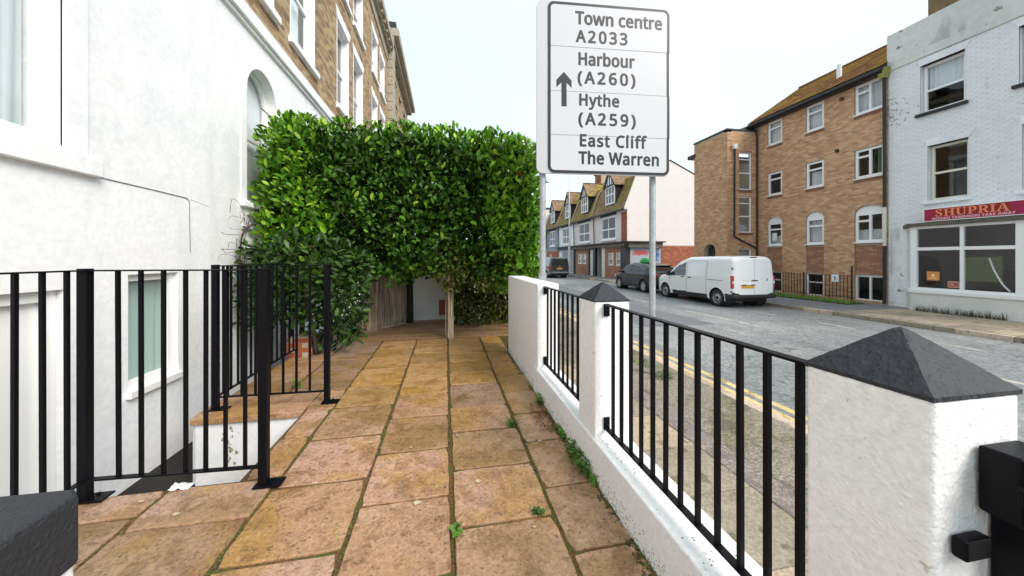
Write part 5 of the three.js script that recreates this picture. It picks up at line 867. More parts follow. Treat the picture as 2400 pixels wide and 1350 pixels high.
function archParts(t, wheels, Ra, hw, lip) {
  for (const [z, y] of wheels) for (const s of [-1, 1]) {
    part(t, 'wheel_arch', new THREE.CylinderGeometry(Ra * 0.985, Ra * 0.985, 0.42, 28, 1, true, 0, Math.PI * 2).rotateZ(Math.PI / 2).translate(s * (hw(z, y) - 0.22), y, z), trimMat);
    part(t, 'arch_back', new THREE.CircleGeometry(Ra, 24).rotateY(Math.PI / 2).translate(s * (hw(z, y) - 0.42), y, z), trimMat);
    const pts = []; for (let i = 0; i <= 18; i++) { const a = (-12 + 204 * i / 18) * DEG; const yy = y + Math.sin(a) * Ra, zz = z + Math.cos(a) * Ra; pts.push([s * (hw(zz, Math.max(0.3, yy)) - 0.004), yy, zz]); }
    part(t, 'arch_lip', tube(pts, lip.r, 6, 36), lip.m);
  }
}
const seamMat = std({ color: lin(0.09, 0.09, 0.095), roughness: 0.6 });
function seam(t, b, s, pts, r = 0.006, m = seamMat, name = 'panel_gap') { const q = []; for (let i = 0; i + 1 < pts.length; i++) for (let k = 0; k < 8; k++) { const f = k / 8; const z = pts[i][0] + (pts[i + 1][0] - pts[i][0]) * f, y = pts[i][1] + (pts[i + 1][1] - pts[i][1]) * f; q.push([s * b.sideAt(z, y), y, z]); } const e = pts[pts.length - 1]; q.push([s * b.sideAt(e[0], e[1]), e[1], e[0]]); part(t, name, tube(q, r, 5, q.length * 2), m); }
const pw = (t, pts) => { for (let i = 0; i + 1 < pts.length; i++) if (t <= pts[i + 1][0]) { const f = clamp((t - pts[i][0]) / (pts[i + 1][0] - pts[i][0])), s = f * f * (3 - 2 * f) * 0.35 + f * 0.65; return pts[i][1] + (pts[i + 1][1] - pts[i][1]) * s; } return pts[pts.length - 1][1]; };
const poly = (z, y, P) => { let c = false; for (let i = 0, j = P.length - 1; i < P.length; j = i++) if ((P[i][1] > y) !== (P[j][1] > y) && z < (P[j][0] - P[i][0]) * (y - P[i][1]) / (P[j][1] - P[i][1]) + P[i][0]) c = !c; return c; };

{ // white panel van
  const L = 4.75, h2 = L / 2, white = paint(0.84, 0.85, 0.86, 0.35), wheels = [[-1.5, 0.33], [1.7, 0.33]], Ra = 0.4;
  const t = thing('white_van', 'white panel van parked at the far kerb seen from behind', 'van', [11.14, -0.29, -11.05 - h2]);
  const front = [[-1.2, 1.1], [-0.62, 1.6], [-0.42, 1.66], [-0.08, 1.66], [-0.06, 1.08], [-1.1, 1.06]];
  const b = loft({ L, top: z => pw(z, [[-h2, 0.78], [-h2 + 0.12, 0.95], [-1.75, 1.06], [-1.42, 1.12], [-0.5, 1.74], [0.0, 1.89], [1.8, 1.92], [h2 - 0.12, 1.9], [h2, 1.84]]), bot: z => pw(z, [[-h2, 0.3], [-2.0, 0.24], [2.0, 0.28], [h2, 0.36]]), plan: z => pw(z, [[-h2, 0.62], [-h2 + 0.15, 0.8], [-h2 + 0.5, 0.93], [-1.2, 0.96], [h2 - 0.3, 0.96], [h2 - 0.06, 0.94], [h2, 0.9]]), tum: 0.13, roofR: z => z < -1.35 ? 0.12 : 0.2, belt: 1.08, wheels, Ra, capR: 0.07, nz: 170, ns: 40,
    region: (w, x, y, z) => { if (w === 'side' && poly(z, y, front)) return 'glass'; if ((w === 'top' || w === 'edge') && z > -1.4 && z < -0.52 && Math.abs(x) < 0.72) return 'windscreen'; if (w === 'side' && y < 0.42 && z > -0.95 && z < 1.2) return 'trim'; if ((w === 'side' && z > 2.08 && y < 0.52) || (w === 'rear' && y < 0.5 + (Math.abs(x) > 0.6 ? (Math.abs(x) - 0.6) * 0.35 : 0))) return 'trim'; if (w === 'front' && y < 0.75) return 'trim'; } });
  raw(t, 'body', b.body, white); raw(t, 'side_window', b.glass, carGlass); raw(t, 'windscreen', b.windscreen, carGlass); raw(t, 'bumper_trim', b.trim, trimMat, 'black plastic bumper and sill');
  for (const [z, y] of wheels) for (const s of [-1, 1]) wheel(t, s * 0.935, y, z, 0.33, 0.21, 'steel');
  archParts(t, wheels, Ra, b.sideAt, { r: 0.016, m: white });
  part(t, 'underbody', bx(-0.8, 0.8, 0.2, 0.4, -h2 + 0.5, h2 - 0.3), trimMat);
  part(t, 'rear_bumper', bx(-0.93, 0.93, 0.36, 0.5, h2 - 0.1, h2 + 0.12, 0.05), trimMat);
  for (const s of [-1, 1]) {
    seam(t, b, s, [[0.0, 0.42], [0.0, 1.72]]); seam(t, b, s, [[1.16, 0.4], [1.16, 1.72], [0.06, 1.74]]); seam(t, b, s, [[-1.1, 0.6], [-1.14, 1.0]]);
    seam(t, b, s, [[1.2, 1.0], [2.0, 1.0]], 0.012, std({ color: lin(0.25, 0.25, 0.26), roughness: 0.5 }), 'door_rail'); seam(t, b, s, [[0.1, 1.12], [1.1, 1.12], [1.1, 1.55], [1.0, 1.66], [0.2, 1.66], [0.1, 1.55], [0.1, 1.12]], 0.005, white, 'pressing_line'); seam(t, b, s, [[1.26, 1.12], [1.95, 1.12], [1.95, 1.55], [1.85, 1.66], [1.35, 1.66], [1.26, 1.55], [1.26, 1.12]], 0.005, white, 'pressing_line');
    for (const z of [-0.25, 0.2]) part(t, 'door_handle', bx(-0.012, 0.02, -0.022, 0.022, -0.1, 0.1, 0.01).translate(s * b.sideAt(z, 1.03), 1.03, z), trimMat);
    const m = part(t, 'wing_mirror', mir(bx(0, 0.2, -0.11, 0.11, -0.08, 0.05, 0.04), s).translate(s * (b.sideAt(-1.0, 1.1) - 0.01), 1.16, -1.08), trimMat); void m;
    const tl = part(t, 'tail_light', mir(bx(-0.085, 0.05, 0.72, 1.2, -0.12, 0.04, 0.03), s).translate(s * 0.87, 0, h2 + 0.012), redLens); part(tl, 'reverse_lens', mir(bx(-0.075, 0.04, 0.9, 1.0, 0.035, 0.047, 0.005), s).translate(s * 0.87, 0, h2 + 0.012), clearLens);
    part(t, 'hinge', [bx(-0.02, 0.02, 1.42, 1.5, -0.02, 0.02).translate(s * 0.88, 0, h2 + 0.01)], seamMat); part(t, 'hinge', [bx(-0.02, 0.02, 0.58, 0.64, -0.02, 0.02).translate(s * 0.92, 0, h2 + 0.01)], seamMat);
  }
  const zr = h2 + 0.068;
  part(t, 'rear_door_gap', [bx(-0.004, 0.004, 0.52, 1.82, zr, zr + 0.004)], seamMat); part(t, 'rear_door_pressing', [bx(-0.72, 0.72, 1.12, 1.135, zr, zr + 0.006)], white);
  part(t, 'plate_recess', bx(-0.6, 0.1, 0.86, 0.9, zr, zr + 0.03, 0.01), white); part(t, 'plate_lamp', bx(-0.52, -0.36, 0.845, 0.875, zr, zr + 0.035, 0.005), trimMat); part(t, 'plate_lamp', bx(-0.14, 0.02, 0.845, 0.875, zr, zr + 0.035, 0.005), trimMat);
  part(t, 'number_plate', bx(-0.55, 0.0, 0.73, 0.845, zr, zr + 0.012, 0.004), plateMat, 'amber rear number plate');
  part(t, 'rear_handle', bx(-0.12, 0.14, 1.0, 1.035, zr, zr + 0.03, 0.01), trimMat); part(t, 'badge_strip', bx(-0.5, -0.22, 1.01, 1.02, zr, zr + 0.003), M.steel);
  part(t, 'badge', prism([[-0.028, 0], [0.0, -0.03], [0.03, -0.01], [0.026, 0.05], [0.0, 0.075], [-0.03, 0.05]], 0.008).translate(0.55, 1.02, zr), M.steel);
  part(t, 'brake_light', bx(-0.13, 0.13, 1.85, 1.885, h2 - 0.02, h2 + 0.05, 0.01), trimMat);
}
{ // dark crossover
  const L = 4.38, h2 = L / 2, dark = Object.assign(paint(0.012, 0.0115, 0.013, 0.25), { clearcoat: 0.4, specularIntensity: 0.6 }), wheels = [[-1.36, 0.34], [1.29, 0.34]], Ra = 0.4;
  const t = thing('dark_crossover_car', 'dark grey crossover car parked in front of the white van', 'car', [11.28, -0.29, -16.25 - h2]);
  const fw = [[-1.25, 0.98], [-0.62, 1.4], [-0.08, 1.44], [-0.08, 1.0]], rw = [[0.0, 1.0], [0.0, 1.44], [0.72, 1.4], [1.2, 1.24], [0.98, 1.06], [0.8, 1.02]];
  const b = loft({ L, top: z => pw(z, [[-h2, 0.7], [-h2 + 0.15, 0.86], [-1.25, 1.02], [-0.55, 1.5], [0.1, 1.59], [1.1, 1.52], [1.62, 1.38], [2.0, 1.1], [h2, 0.98]]), bot: z => pw(z, [[-h2, 0.32], [-1.8, 0.26], [1.8, 0.28], [h2, 0.42]]), plan: z => pw(z, [[-h2, 0.55], [-h2 + 0.2, 0.78], [-1.5, 0.89], [0, 0.9], [1.4, 0.91], [2.0, 0.84], [h2, 0.72]]), tum: 0.36, roofR: z => z < -1.1 ? 0.14 : 0.16, belt: 0.98, wheels, Ra, capR: 0.1, nz: 150,
    region: (w, x, y, z) => { if (w === 'side' && (poly(z, y, fw) || poly(z, y, rw))) return 'glass'; if ((w === 'top' || w === 'edge') && ((z > -1.2 && z < -0.5) || (z > 1.45 && z < 1.88 && Math.abs(x) < 0.6))) return 'screen'; if ((w === 'side' || w === 'rear' || w === 'front') && y < 0.42) return 'trim'; } });
  raw(t, 'body', b.body, dark); raw(t, 'side_window', b.glass, tinted); raw(t, 'screen_glass', b.screen, carGlass); raw(t, 'lower_trim', b.trim, trimMat);
  for (const [z, y] of wheels) for (const s of [-1, 1]) wheel(t, s * 0.885, y, z, 0.345, 0.21, 'alloy');
  archParts(t, wheels, Ra, b.sideAt, { r: 0.022, m: trimMat }); part(t, 'underbody', bx(-0.75, 0.75, 0.22, 0.4, -h2 + 0.4, h2 - 0.4), trimMat);
  part(t, 'spoiler', bx(-0.6, 0.6, 1.4, 1.46, 1.4, 1.68, 0.02), dark);
  for (const s of [-1, 1]) {
    seam(t, b, s, [[-0.04, 0.42], [-0.04, 1.45]]); seam(t, b, s, [[-1.15, 0.5], [-1.12, 0.95]]); seam(t, b, s, [[0.86, 0.7], [1.0, 1.02]]); seam(t, b, s, [[-1.22, 0.97], [-0.6, 1.42], [0, 1.47], [0.75, 1.42], [1.22, 1.24]], 0.012, M.steel, 'window_trim'); seam(t, b, s, [[-1.9, 0.86], [-1.0, 0.9], [0.3, 0.92], [1.8, 0.94]], 0.008, dark, 'shoulder_line');
    for (const z of [-0.28, 0.7]) part(t, 'door_handle', bx(-0.01, 0.02, -0.016, 0.016, -0.09, 0.09, 0.008).translate(s * b.sideAt(z, 0.9), 0.9, z), dark);
    part(t, 'wing_mirror', mir(bx(0, 0.2, -0.07, 0.08, -0.07, 0.07, 0.04), s).translate(s * (b.sideAt(-0.95, 1.0) - 0.02), 1.05, -0.98), trimMat);
    part(t, 'tail_light', mir(bx(-0.12, 0.14, 0.9, 1.04, -0.16, 0.05, 0.035), s).translate(s * 0.7, 0, h2 - 0.02), redLens); part(t, 'headlight', mir(bx(-0.1, 0.1, 0.68, 0.82, -0.06, 0.14, 0.03), s).translate(s * 0.62, 0, -h2 + 0.03), clearLens);
  }
  part(t, 'number_plate', bx(-0.27, 0.27, 0.74, 0.85, h2 + 0.085, h2 + 0.105, 0.004), plateMat);
  const r = thing('roof_sign', 'bright green taxi roof sign on the dark crossover car', 'roof sign', [11.1, 1.315, -18.0]);
  const gm = std({ color: lin(0.06, 0.6, 0.14), roughness: 0.4 }); part(r, 'housing', prism([[-0.55, 0], [0.55, 0], [0.52, 0.1], [0.3, 0.22], [0, 0.27], [-0.3, 0.22], [-0.52, 0.1]], 0.16, 0.02).translate(0, 0, -0.08).rotateY(Math.PI / 2), gm); part(r, 'print_band', bx(-0.083, 0.083, 0.06, 0.1, -0.3, 0.3), std({ color: lin(0.01, 0.16, 0.05), roughness: 0.5 })); part(r, 'foot', bx(-0.06, 0.06, -0.05, 0.0, -0.35, 0.35), trimMat);
}
{ // dark people carrier far down the road
  const L = 4.9, h2 = L / 2, dark = paint(0.02, 0.024, 0.032, 0.3), wheels = [[-1.5, 0.33], [1.5, 0.33]], Ra = 0.39;
  const t = thing('dark_people_carrier', 'dark blue people carrier farthest along the road, seen from behind', 'van', [10.3, -0.29, -30.9 - h2]);
  const side = [[-1.6, 1.15], [-1.1, 1.66], [2.1, 1.66], [2.2, 1.15]];
  const b = loft({ L, top: z => pw(z, [[-h2, 0.8], [-2.0, 1.05], [-1.7, 1.15], [-0.9, 1.8], [0, 1.93], [2.1, 1.92], [h2, 1.86]]), bot: z => 0.3, plan: z => pw(z, [[-h2, 0.65], [-2.0, 0.93], [0, 0.95], [2.2, 0.95], [h2, 0.9]]), tum: 0.14, roofR: () => 0.16, belt: 1.1, wheels, Ra, capR: 0.07, nz: 90, region: (w, x, y) => { if (w === 'rear' && y > 1.18 && y < 1.74 && Math.abs(x) < 0.74) return 'glass'; if (w === 'rear' && y < 0.46) return 'trim'; } });
  void side; raw(t, 'body', b.body, dark); raw(t, 'rear_window', b.glass, carGlass); if (b.trim) raw(t, 'bumper_trim', b.trim, trimMat);
  for (const [z, y] of wheels) for (const s of [-1, 1]) wheel(t, s * 0.92, y, z, 0.33, 0.2, 'steel');
  archParts(t, wheels, Ra, b.sideAt, { r: 0.016, m: dark }); part(t, 'underbody', bx(-0.8, 0.8, 0.2, 0.4, -2, 2.1), trimMat);
  part(t, 'rear_bumper', bx(-0.93, 0.93, 0.36, 0.55, h2 - 0.1, h2 + 0.12, 0.05), dark); part(t, 'chrome_strip', bx(-0.8, 0.8, 0.62, 0.65, h2 + 0.07, h2 + 0.082), M.steel); part(t, 'number_plate', bx(-0.27, 0.27, 0.82, 0.94, h2 + 0.068, h2 + 0.085), plateMat); part(t, 'badge', new THREE.CylinderGeometry(0.06, 0.06, 0.02, 14).rotateX(Math.PI / 2).translate(0, 1.08, h2 + 0.075), M.steel);
  for (const s of [-1, 1]) part(t, 'tail_light', mir(bx(-0.09, 0.04, 0.75, 1.15, -0.1, 0.04, 0.03), s).translate(s * 0.86, 0, h2 + 0.012), redLens);
}
// ---------------------------------------------------------------- planting
function leafGeo(len, wid, fold = 0.16, droop = 0.18) {
  const P = [], rows = [[0, 0.04], [0.3, 0.42], [0.62, 0.5], [0.86, 0.3], [1, 0]];
  const pt = ([t, w], s) => [s * w * wid, len * t, len * (-droop * t * t) + Math.abs(s) * w * wid * fold * 2];
  for (let i = 0; i + 1 < rows.length; i++) for (const s of [-1, 1]) { const a = pt(rows[i], 0), b = pt(rows[i], s), c = pt(rows[i + 1], s), d = pt(rows[i + 1], 0); const q = s > 0 ? [a, b, c, a, c, d] : [a, c, b, a, d, c]; P.push(...q.flat()); }
  const g = new THREE.BufferGeometry(); g.setAttribute('position', new THREE.Float32BufferAttribute(P, 3)); const m = mergeVertices(g); m.computeVertexNormals(); const n = m.toNonIndexed(); n.setAttribute('uv', new THREE.BufferAttribute(new Float32Array(n.attributes.position.count * 2), 2)); return n;
}
const leafMat = new THREE.MeshPhysicalMaterial({ color: 0xffffff, roughness: 0.38, transmission: 0.28, thickness: 0, side: THREE.DoubleSide, specularIntensity: 0.4 });
const rbox = (p, c, h, r) => { const q = [0, 1, 2].map(i => Math.abs(p[i] - c[i]) - h[i] + r); const o = Math.hypot(Math.max(q[0], 0), Math.max(q[1], 0), Math.max(q[2], 0)); return o + Math.min(Math.max(q[0], q[1], q[2]), 0) - r; };
const lump = (x, y, z) => 0.1 * Math.sin(x * 3.1 + y * 1.7) * Math.sin(y * 2.9 + z * 2.3) + 0.07 * Math.sin(x * 7.3 + z * 5.1 + y * 6.2);
function foliage(parent, o) {             // leaves through the outer depth of a solid given by its distance function
  const { sdf, box, n, depth, geo, tones, single = 0, up = 0.5, scale = [0.75, 1.2] } = o, items = []; let tries = 0;
  const e = 0.04;
  while (items.length < n && tries < n * 40) {
    tries++; const p = [rr(box[0], box[1]), rr(box[2], box[3]), rr(box[4], box[5])], d = sdf(...p); if (d > 0.02 || d < -depth) continue; if (o.accept && !o.accept(p)) continue; if (rnd() < (-d / depth) * 0.6) continue;
    const nx = sdf(p[0] + e, p[1], p[2]) - d, ny = sdf(p[0], p[1] + e, p[2]) - d, nz = sdf(p[0], p[1], p[2] + e) - d, l = Math.hypot(nx, ny, nz) || 1;
    items.push({ p, d, N: [nx / l, ny / l, nz / l] });
  }
  const Y = new THREE.Vector3(), Z = new THREE.Vector3(), Xv = new THREE.Vector3(), m = new THREE.Matrix4(), sc = new THREE.Matrix4();
  const mats = items.map(it => {
    Y.set(it.N[0] * 0.75 + rr(-0.75, 0.75), it.N[1] * 0.6 + up + rr(-0.55, 0.55), it.N[2] * 0.75 + rr(-0.75, 0.75)).normalize();
    Z.set(it.N[0] + rr(-0.7, 0.7), it.N[1] + 0.55 + rr(-0.6, 0.6), it.N[2] + rr(-0.7, 0.7)); Z.addScaledVector(Y, -Z.dot(Y)).normalize(); Xv.crossVectors(Y, Z);
    const k = rr(...scale); return new THREE.Matrix4().makeBasis(Xv, Y, Z).multiply(sc.makeScale(k, k, k)).setPosition(...it.p);
  });
  const cols = items.map(it => tones(it)), ord = items.map((_, i) => i).sort((a, b) => (items[b].p[2] + items[b].d * -0.0) - (items[a].p[2]));
  const near = new Set(ord.filter(i => items[i].d > -0.08).slice(0, single)), mm = new Map();
  for (const i of near) { const c = cols[i], key = c.getHexString().slice(0, 3); if (!mm.has(key)) { const q = leafMat.clone(); q.color = c.clone(); mm.set(key, q); } const l = new THREE.Mesh(geo, mm.get(key)); l.name = 'leaf'; mats[i].decompose(l.position, l.quaternion, l.scale); shade(l); parent.add(l); }
  const rest = ord.filter(i => !near.has(i)), im = new THREE.InstancedMesh(geo, leafMat, rest.length); im.name = 'foliage'; im.userData.kind = 'stuff';
  rest.forEach((i, k) => { im.setMatrixAt(k, mats[i]); im.setColorAt(k, cols[i]); }); shade(im); parent.add(im); void m;
}
const pickTone = list => () => { const c = list[Math.floor(rnd() * list.length)], k = rr(0.75, 1.2); return lin(c[0] * k, c[1] * k, c[2] * k); };
{
  seed(101);
  const hd = thing('laurel_hedge', 'big clipped laurel hedge arching over the end of the path', 'hedge', [-0.7, 0, -7.2]);
  const o = hd.position, laurel = leafGeo(0.13, 0.062);
  const body = (x, y, z) => { const X = x + o.x, Z = z + o.z; const topDrop = 0.25 * Math.max(0, (X - 0.4)) ** 2 * 0.35; let d = rbox([X, y + topDrop, Z], [-0.62, 2.55, -7.2], [2.42, 1.36, 0.98], 0.36); d = Math.min(d, rbox([X, y, Z], [-2.35, 1.6, -6.9], [0.7, 0.75, 0.75], 0.35)); d = Math.min(d, rbox([X, y, Z], [1.25, 1.55, -7.3], [0.55, 0.6, 0.85], 0.3)); return d + 0.5 * lump(X, y, Z); };
  const greens = [[0.13, 0.31, 0.015], [0.09, 0.24, 0.013], [0.2, 0.41, 0.024], [0.055, 0.16, 0.012], [0.31, 0.5, 0.038], [0.1, 0.23, 0.017]];
  const pk = pickTone(greens);
  const mid = p => { const X = p[0] + o.x, n = 0.5 * Math.sin(X * 2.3 + p[1] * 1.9) + 0.4 * Math.sin(p[1] * 3.7 - X * 1.1 + p[2]); return X + n * 0.35 > -2.05 && X + n * 0.4 < 0.75 && p[1] + n * 0.15 < 3.75; };   // finer, darker leaves through the middle of the hedge
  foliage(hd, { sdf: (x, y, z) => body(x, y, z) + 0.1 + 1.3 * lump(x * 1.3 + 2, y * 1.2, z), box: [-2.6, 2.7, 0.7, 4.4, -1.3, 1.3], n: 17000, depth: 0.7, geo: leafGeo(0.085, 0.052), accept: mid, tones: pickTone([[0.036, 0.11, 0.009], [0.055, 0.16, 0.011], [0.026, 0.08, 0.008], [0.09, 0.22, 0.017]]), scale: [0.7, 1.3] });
  foliage(hd, { sdf: (x, y, z) => body(x, y, z) + 0.3, box: [-2.6, 2.7, 0.7, 4.4, -1.3, 1.3], n: 3600, depth: 0.8, geo: leafGeo(0.2, 0.1), tones: pickTone([[0.02, 0.05, 0.008], [0.03, 0.07, 0.01]]), scale: [0.8, 1.3] });  // large fill leaves, interior shade put into their dark colour
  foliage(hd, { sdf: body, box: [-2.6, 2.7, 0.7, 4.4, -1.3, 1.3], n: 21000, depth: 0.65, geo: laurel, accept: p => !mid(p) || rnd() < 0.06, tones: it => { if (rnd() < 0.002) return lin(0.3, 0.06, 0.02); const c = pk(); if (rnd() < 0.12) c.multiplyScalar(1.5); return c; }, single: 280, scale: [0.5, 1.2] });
  // young shoots standing out of the top and left side
  // stems and inner branches
  const st = []; for (const [x, z, y1] of [[-2.2, -0.1, 3.4], [-1.9, 0.2, 3.3], [2.2, -0.5, 2.8], [-1.6, -0.3, 2.9]]) { st.push(tube([[x, -0.2, z], [x + rr(-0.1, 0.1), 1.0, z + rr(-0.1, 0.1)], [x + rr(-0.3, 0.3), y1, z + rr(-0.2, 0.2)]], 0.045, 6, 10)); }
  st.forEach(g => part(hd, 'stem', g, M.bark));
  const tw = []; for (let i = 0; i < 260; i++) { const x = rr(-2.1, 2.2), y = rr(1.5, 3.6), z = rr(-0.7, 0.75); tw.push(tube([[x, y, z], [x + rr(-0.5, 0.5), y + rr(-0.2, 0.5), z + rr(-0.5, 0.5)]], 0.01, 4, 1)); } part(hd, 'twigs', tw, M.bark).userData.kind = 'stuff';

  seed(102);
  const sh = thing('olive_shrub', 'dark olive shrub filling the space behind the white wall end under the hedge', 'shrub', [1.05, 0, -8.5]);
  const small = leafGeo(0.075, 0.04); const olive = pickTone([[0.1, 0.13, 0.02], [0.14, 0.16, 0.025], [0.06, 0.09, 0.015], [0.18, 0.18, 0.04]]);
  foliage(sh, { sdf: (x, y, z) => rbox([x, y, z], [0.1, 0.85, 0], [1.0, 0.95, 0.5], 0.25) + lump(x * 1.4, y * 1.4, z), box: [-1.1, 1.4, 0, 2.0, -0.7, 0.7], n: 7000, depth: 0.5, geo: leafGeo(0.1, 0.055), tones: olive, scale: [0.7, 1.3] });
  for (const x of [0.3, 0.7]) part(sh, 'stem', tube([[x, -0.1, 0], [x * 1.1, 0.8, 0.1], [x * 1.3, 1.5, 0]], 0.03, 6), M.bark);

  seed(103);
  const hg = thing('hanging_creeper', 'yellow green creeper hanging from the hedge over the path', 'creeper', [0.45, 1.45, -6.7]);
  foliage(hg, { sdf: (x, y, z) => rbox([x, y, z], [0.15, -0.05, 0], [0.75, 0.42, 0.3], 0.2) + lump(x * 1.6, y * 1.6, z), box: [-0.8, 1.1, -0.6, 0.5, -0.4, 0.4], n: 1700, depth: 0.3, geo: small, tones: olive, up: -0.3, scale: [0.7, 1.3] });
  part(hg, 'stem', tube([[0, 0.5, 0], [0.2, 0.1, 0], [-0.1, -0.3, 0.1]], 0.012, 5), M.bark); part(hg, 'stem', tube([[0.5, 0.5, 0], [0.45, 0.1, 0.05], [0.6, -0.35, 0]], 0.012, 5), M.bark);

  seed(104);
  const dk = thing('dark_shrub', 'dark green leafy shrub growing behind the black railings', 'shrub', [-2.25, 0, -6.05]);
  const dks = pickTone([[0.03, 0.075, 0.018], [0.02, 0.05, 0.014], [0.045, 0.1, 0.02], [0.07, 0.15, 0.03]]);
  foliage(dk, { sdf: (x, y, z) => Math.min(rbox([x, y, z], [0.05, 1.2, 0.0], [0.85, 0.62, 0.5], 0.3), rbox([x, y, z], [0.35, 0.6, -0.3], [0.4, 0.5, 0.3], 0.2)) + lump(x * 1.5, y * 1.5, z), box: [-0.85, 1.0, 0.05, 1.95, -0.7, 0.6], n: 2700, depth: 0.4, geo: leafGeo(0.13, 0.05), tones: dks, up: 0.2, scale: [0.7, 1.2] });
  for (const [a, b] of [[0.1, 0.2], [0.4, -0.1], [0.25, -0.3]]) part(dk, 'stem', tube([[0.2, -0.1, -0.1], [a + 0.1, 0.5, b * 0.5], [a, 1.2, b]], 0.03, 6), M.bark);
  const iv = thing('ivy_strand', 'ivy strand trailing down the weathered wooden fence', 'ivy', [-1.72, 0, -7.35]);
  foliage(iv, { sdf: (x, y, z) => rbox([x, y, z], [0, 0.65, 0], [0.16, 0.75, 0.14], 0.12) + lump(x * 2, y * 2, z) * 0.8, box: [-0.3, 0.3, 0, 1.5, -0.25, 0.25], n: 520, depth: 0.2, geo: small, tones: dks, up: -0.2 }); part(iv, 'stem', tube([[0, 0, 0], [0.04, 0.6, 0], [-0.03, 1.3, 0]], 0.012, 5), M.bark);

  seed(105); // bare climber on the stucco wall
  const cl = thing('bare_climber', 'leafless wiry climber on the white wall under the arched window', 'climber', [-3.0, 0, -5.9]);
  part(cl, 'stem', tube([[0, 0.9, 0.05], [0.02, 1.5, 0.1], [0.03, 1.9, 0.05], [0.03, 2.08, -0.25], [0.03, 2.04, -0.9]], 0.014, 6, 30), M.bark);
  const tn = []; for (let i = 0; i < 34; i++) { const y = rr(1.2, 2.1), z = rr(-0.15, 0.15), a = rr(-0.5, 0.6), c = rr(-0.15, 0.5); tn.push(tube([[0.03, y, z], [0.05 + rr(0, 0.05), y + c * 0.7, z + a * 0.5], [0.04, y + c * 0.9, z + a], [0.05, y + c * 0.4, z + a * 1.2]], rr(0.0022, 0.004), 4, 12)); } part(cl, 'tendrils', tn, std({ color: lin(0.13, 0.085, 0.07), roughness: 1 })).userData.kind = 'stuff';
}
// ---------------------------------------------------------------- things under the hedge
{
  seed(111);
  const f = thing('wooden_fence', 'weathered grey board fence panel under the hedge', 'fence', [-1.72, 0, -7.62], Math.atan2(1.15, 0.86)); // runs back and to the right
  for (let i = 0; i < 10; i++) part(f, 'board', bx(i * 0.144, i * 0.144 + 0.138, 0.02, 1.45 + rr(-0.02, 0.02), -0.012 + (i % 2) * 0.012, 0.008 + (i % 2) * 0.012, 0.003), M.wood);
  part(f, 'rail', bx(0, 1.44, 0.3, 0.37, -0.06, -0.014), M.wood); part(f, 'rail', bx(0, 1.44, 1.1, 1.17, -0.06, -0.014), M.wood);
  const p = thing('wooden_post', 'pale wooden post standing on the path under the hedge', 'post', [0.09, -0.01, -6.93]); part(p, 'shaft', bx(-0.055, 0.055, 0, 1.75, -0.055, 0.055, 0.006), M.wood); part(p, 'brace', bx(-0.1, -0.062, 0, 1.7, -0.05, -0.01, 0.004), M.wood);
  const w = thing('concrete_wall', 'short pale concrete wall at the back of the covered path', 'wall', [-0.35, 0, -9.1]); part(w, 'block', bx(-0.5, 0.55, -0.3, 1.6, -0.1, 0.1, 0.01), M.wall); part(w, 'brick_patch', bx(0.18, 0.5, 0.12, 0.5, 0.1, 0.112), std({ color: lin(0.5, 0.18, 0.14), map: brickMottle, roughness: 0.9 }), 'exposed red brick patch');
  const tr = thing('mossy_trunk', 'dark mossy trunk between wooden fence and concrete wall', 'tree trunk', [-0.86, 0, -8.72]); part(tr, 'trunk', [new THREE.CylinderGeometry(0.07, 0.1, 2.2, 9).translate(0, 1.0, 0)], std({ color: lin(0.03, 0.035, 0.02), roughness: 1, bumpMap: slabBump, bumpScale: 0.02 })); part(tr, 'limb', tube([[0, 1.6, 0], [0.2, 2.1, 0.1], [0.5, 2.5, 0.1]], 0.035, 6), M.bark);
  const b = thing('brick_pier', 'low red brick pier at the end of the back railing', 'pier', [-2.26, 0, -6.15]); const rb = [0, 1, 2].map(i => std({ color: lin(0.36 + 0.05 * i, 0.1 + 0.02 * i, 0.05), map: brickMottle, roughness: 0.9 }));
  part(b, 'mortar_core', bx(-0.16, 0.16, 0, 0.3, -0.16, 0.16), M.mortar);
  for (let r = 0; r < 4; r++) for (let k = 0; k < 4; k++) { const y = 0.005 + r * 0.075, a = k * Math.PI / 2; part(b, 'brick', bx(-0.17 + (r % 2) * 0.115, 0.05 + (r % 2) * 0.115, y, y + 0.065, 0.14, 0.17, 0.004).rotateY(a), rb[(r + k) % 3]); }
}
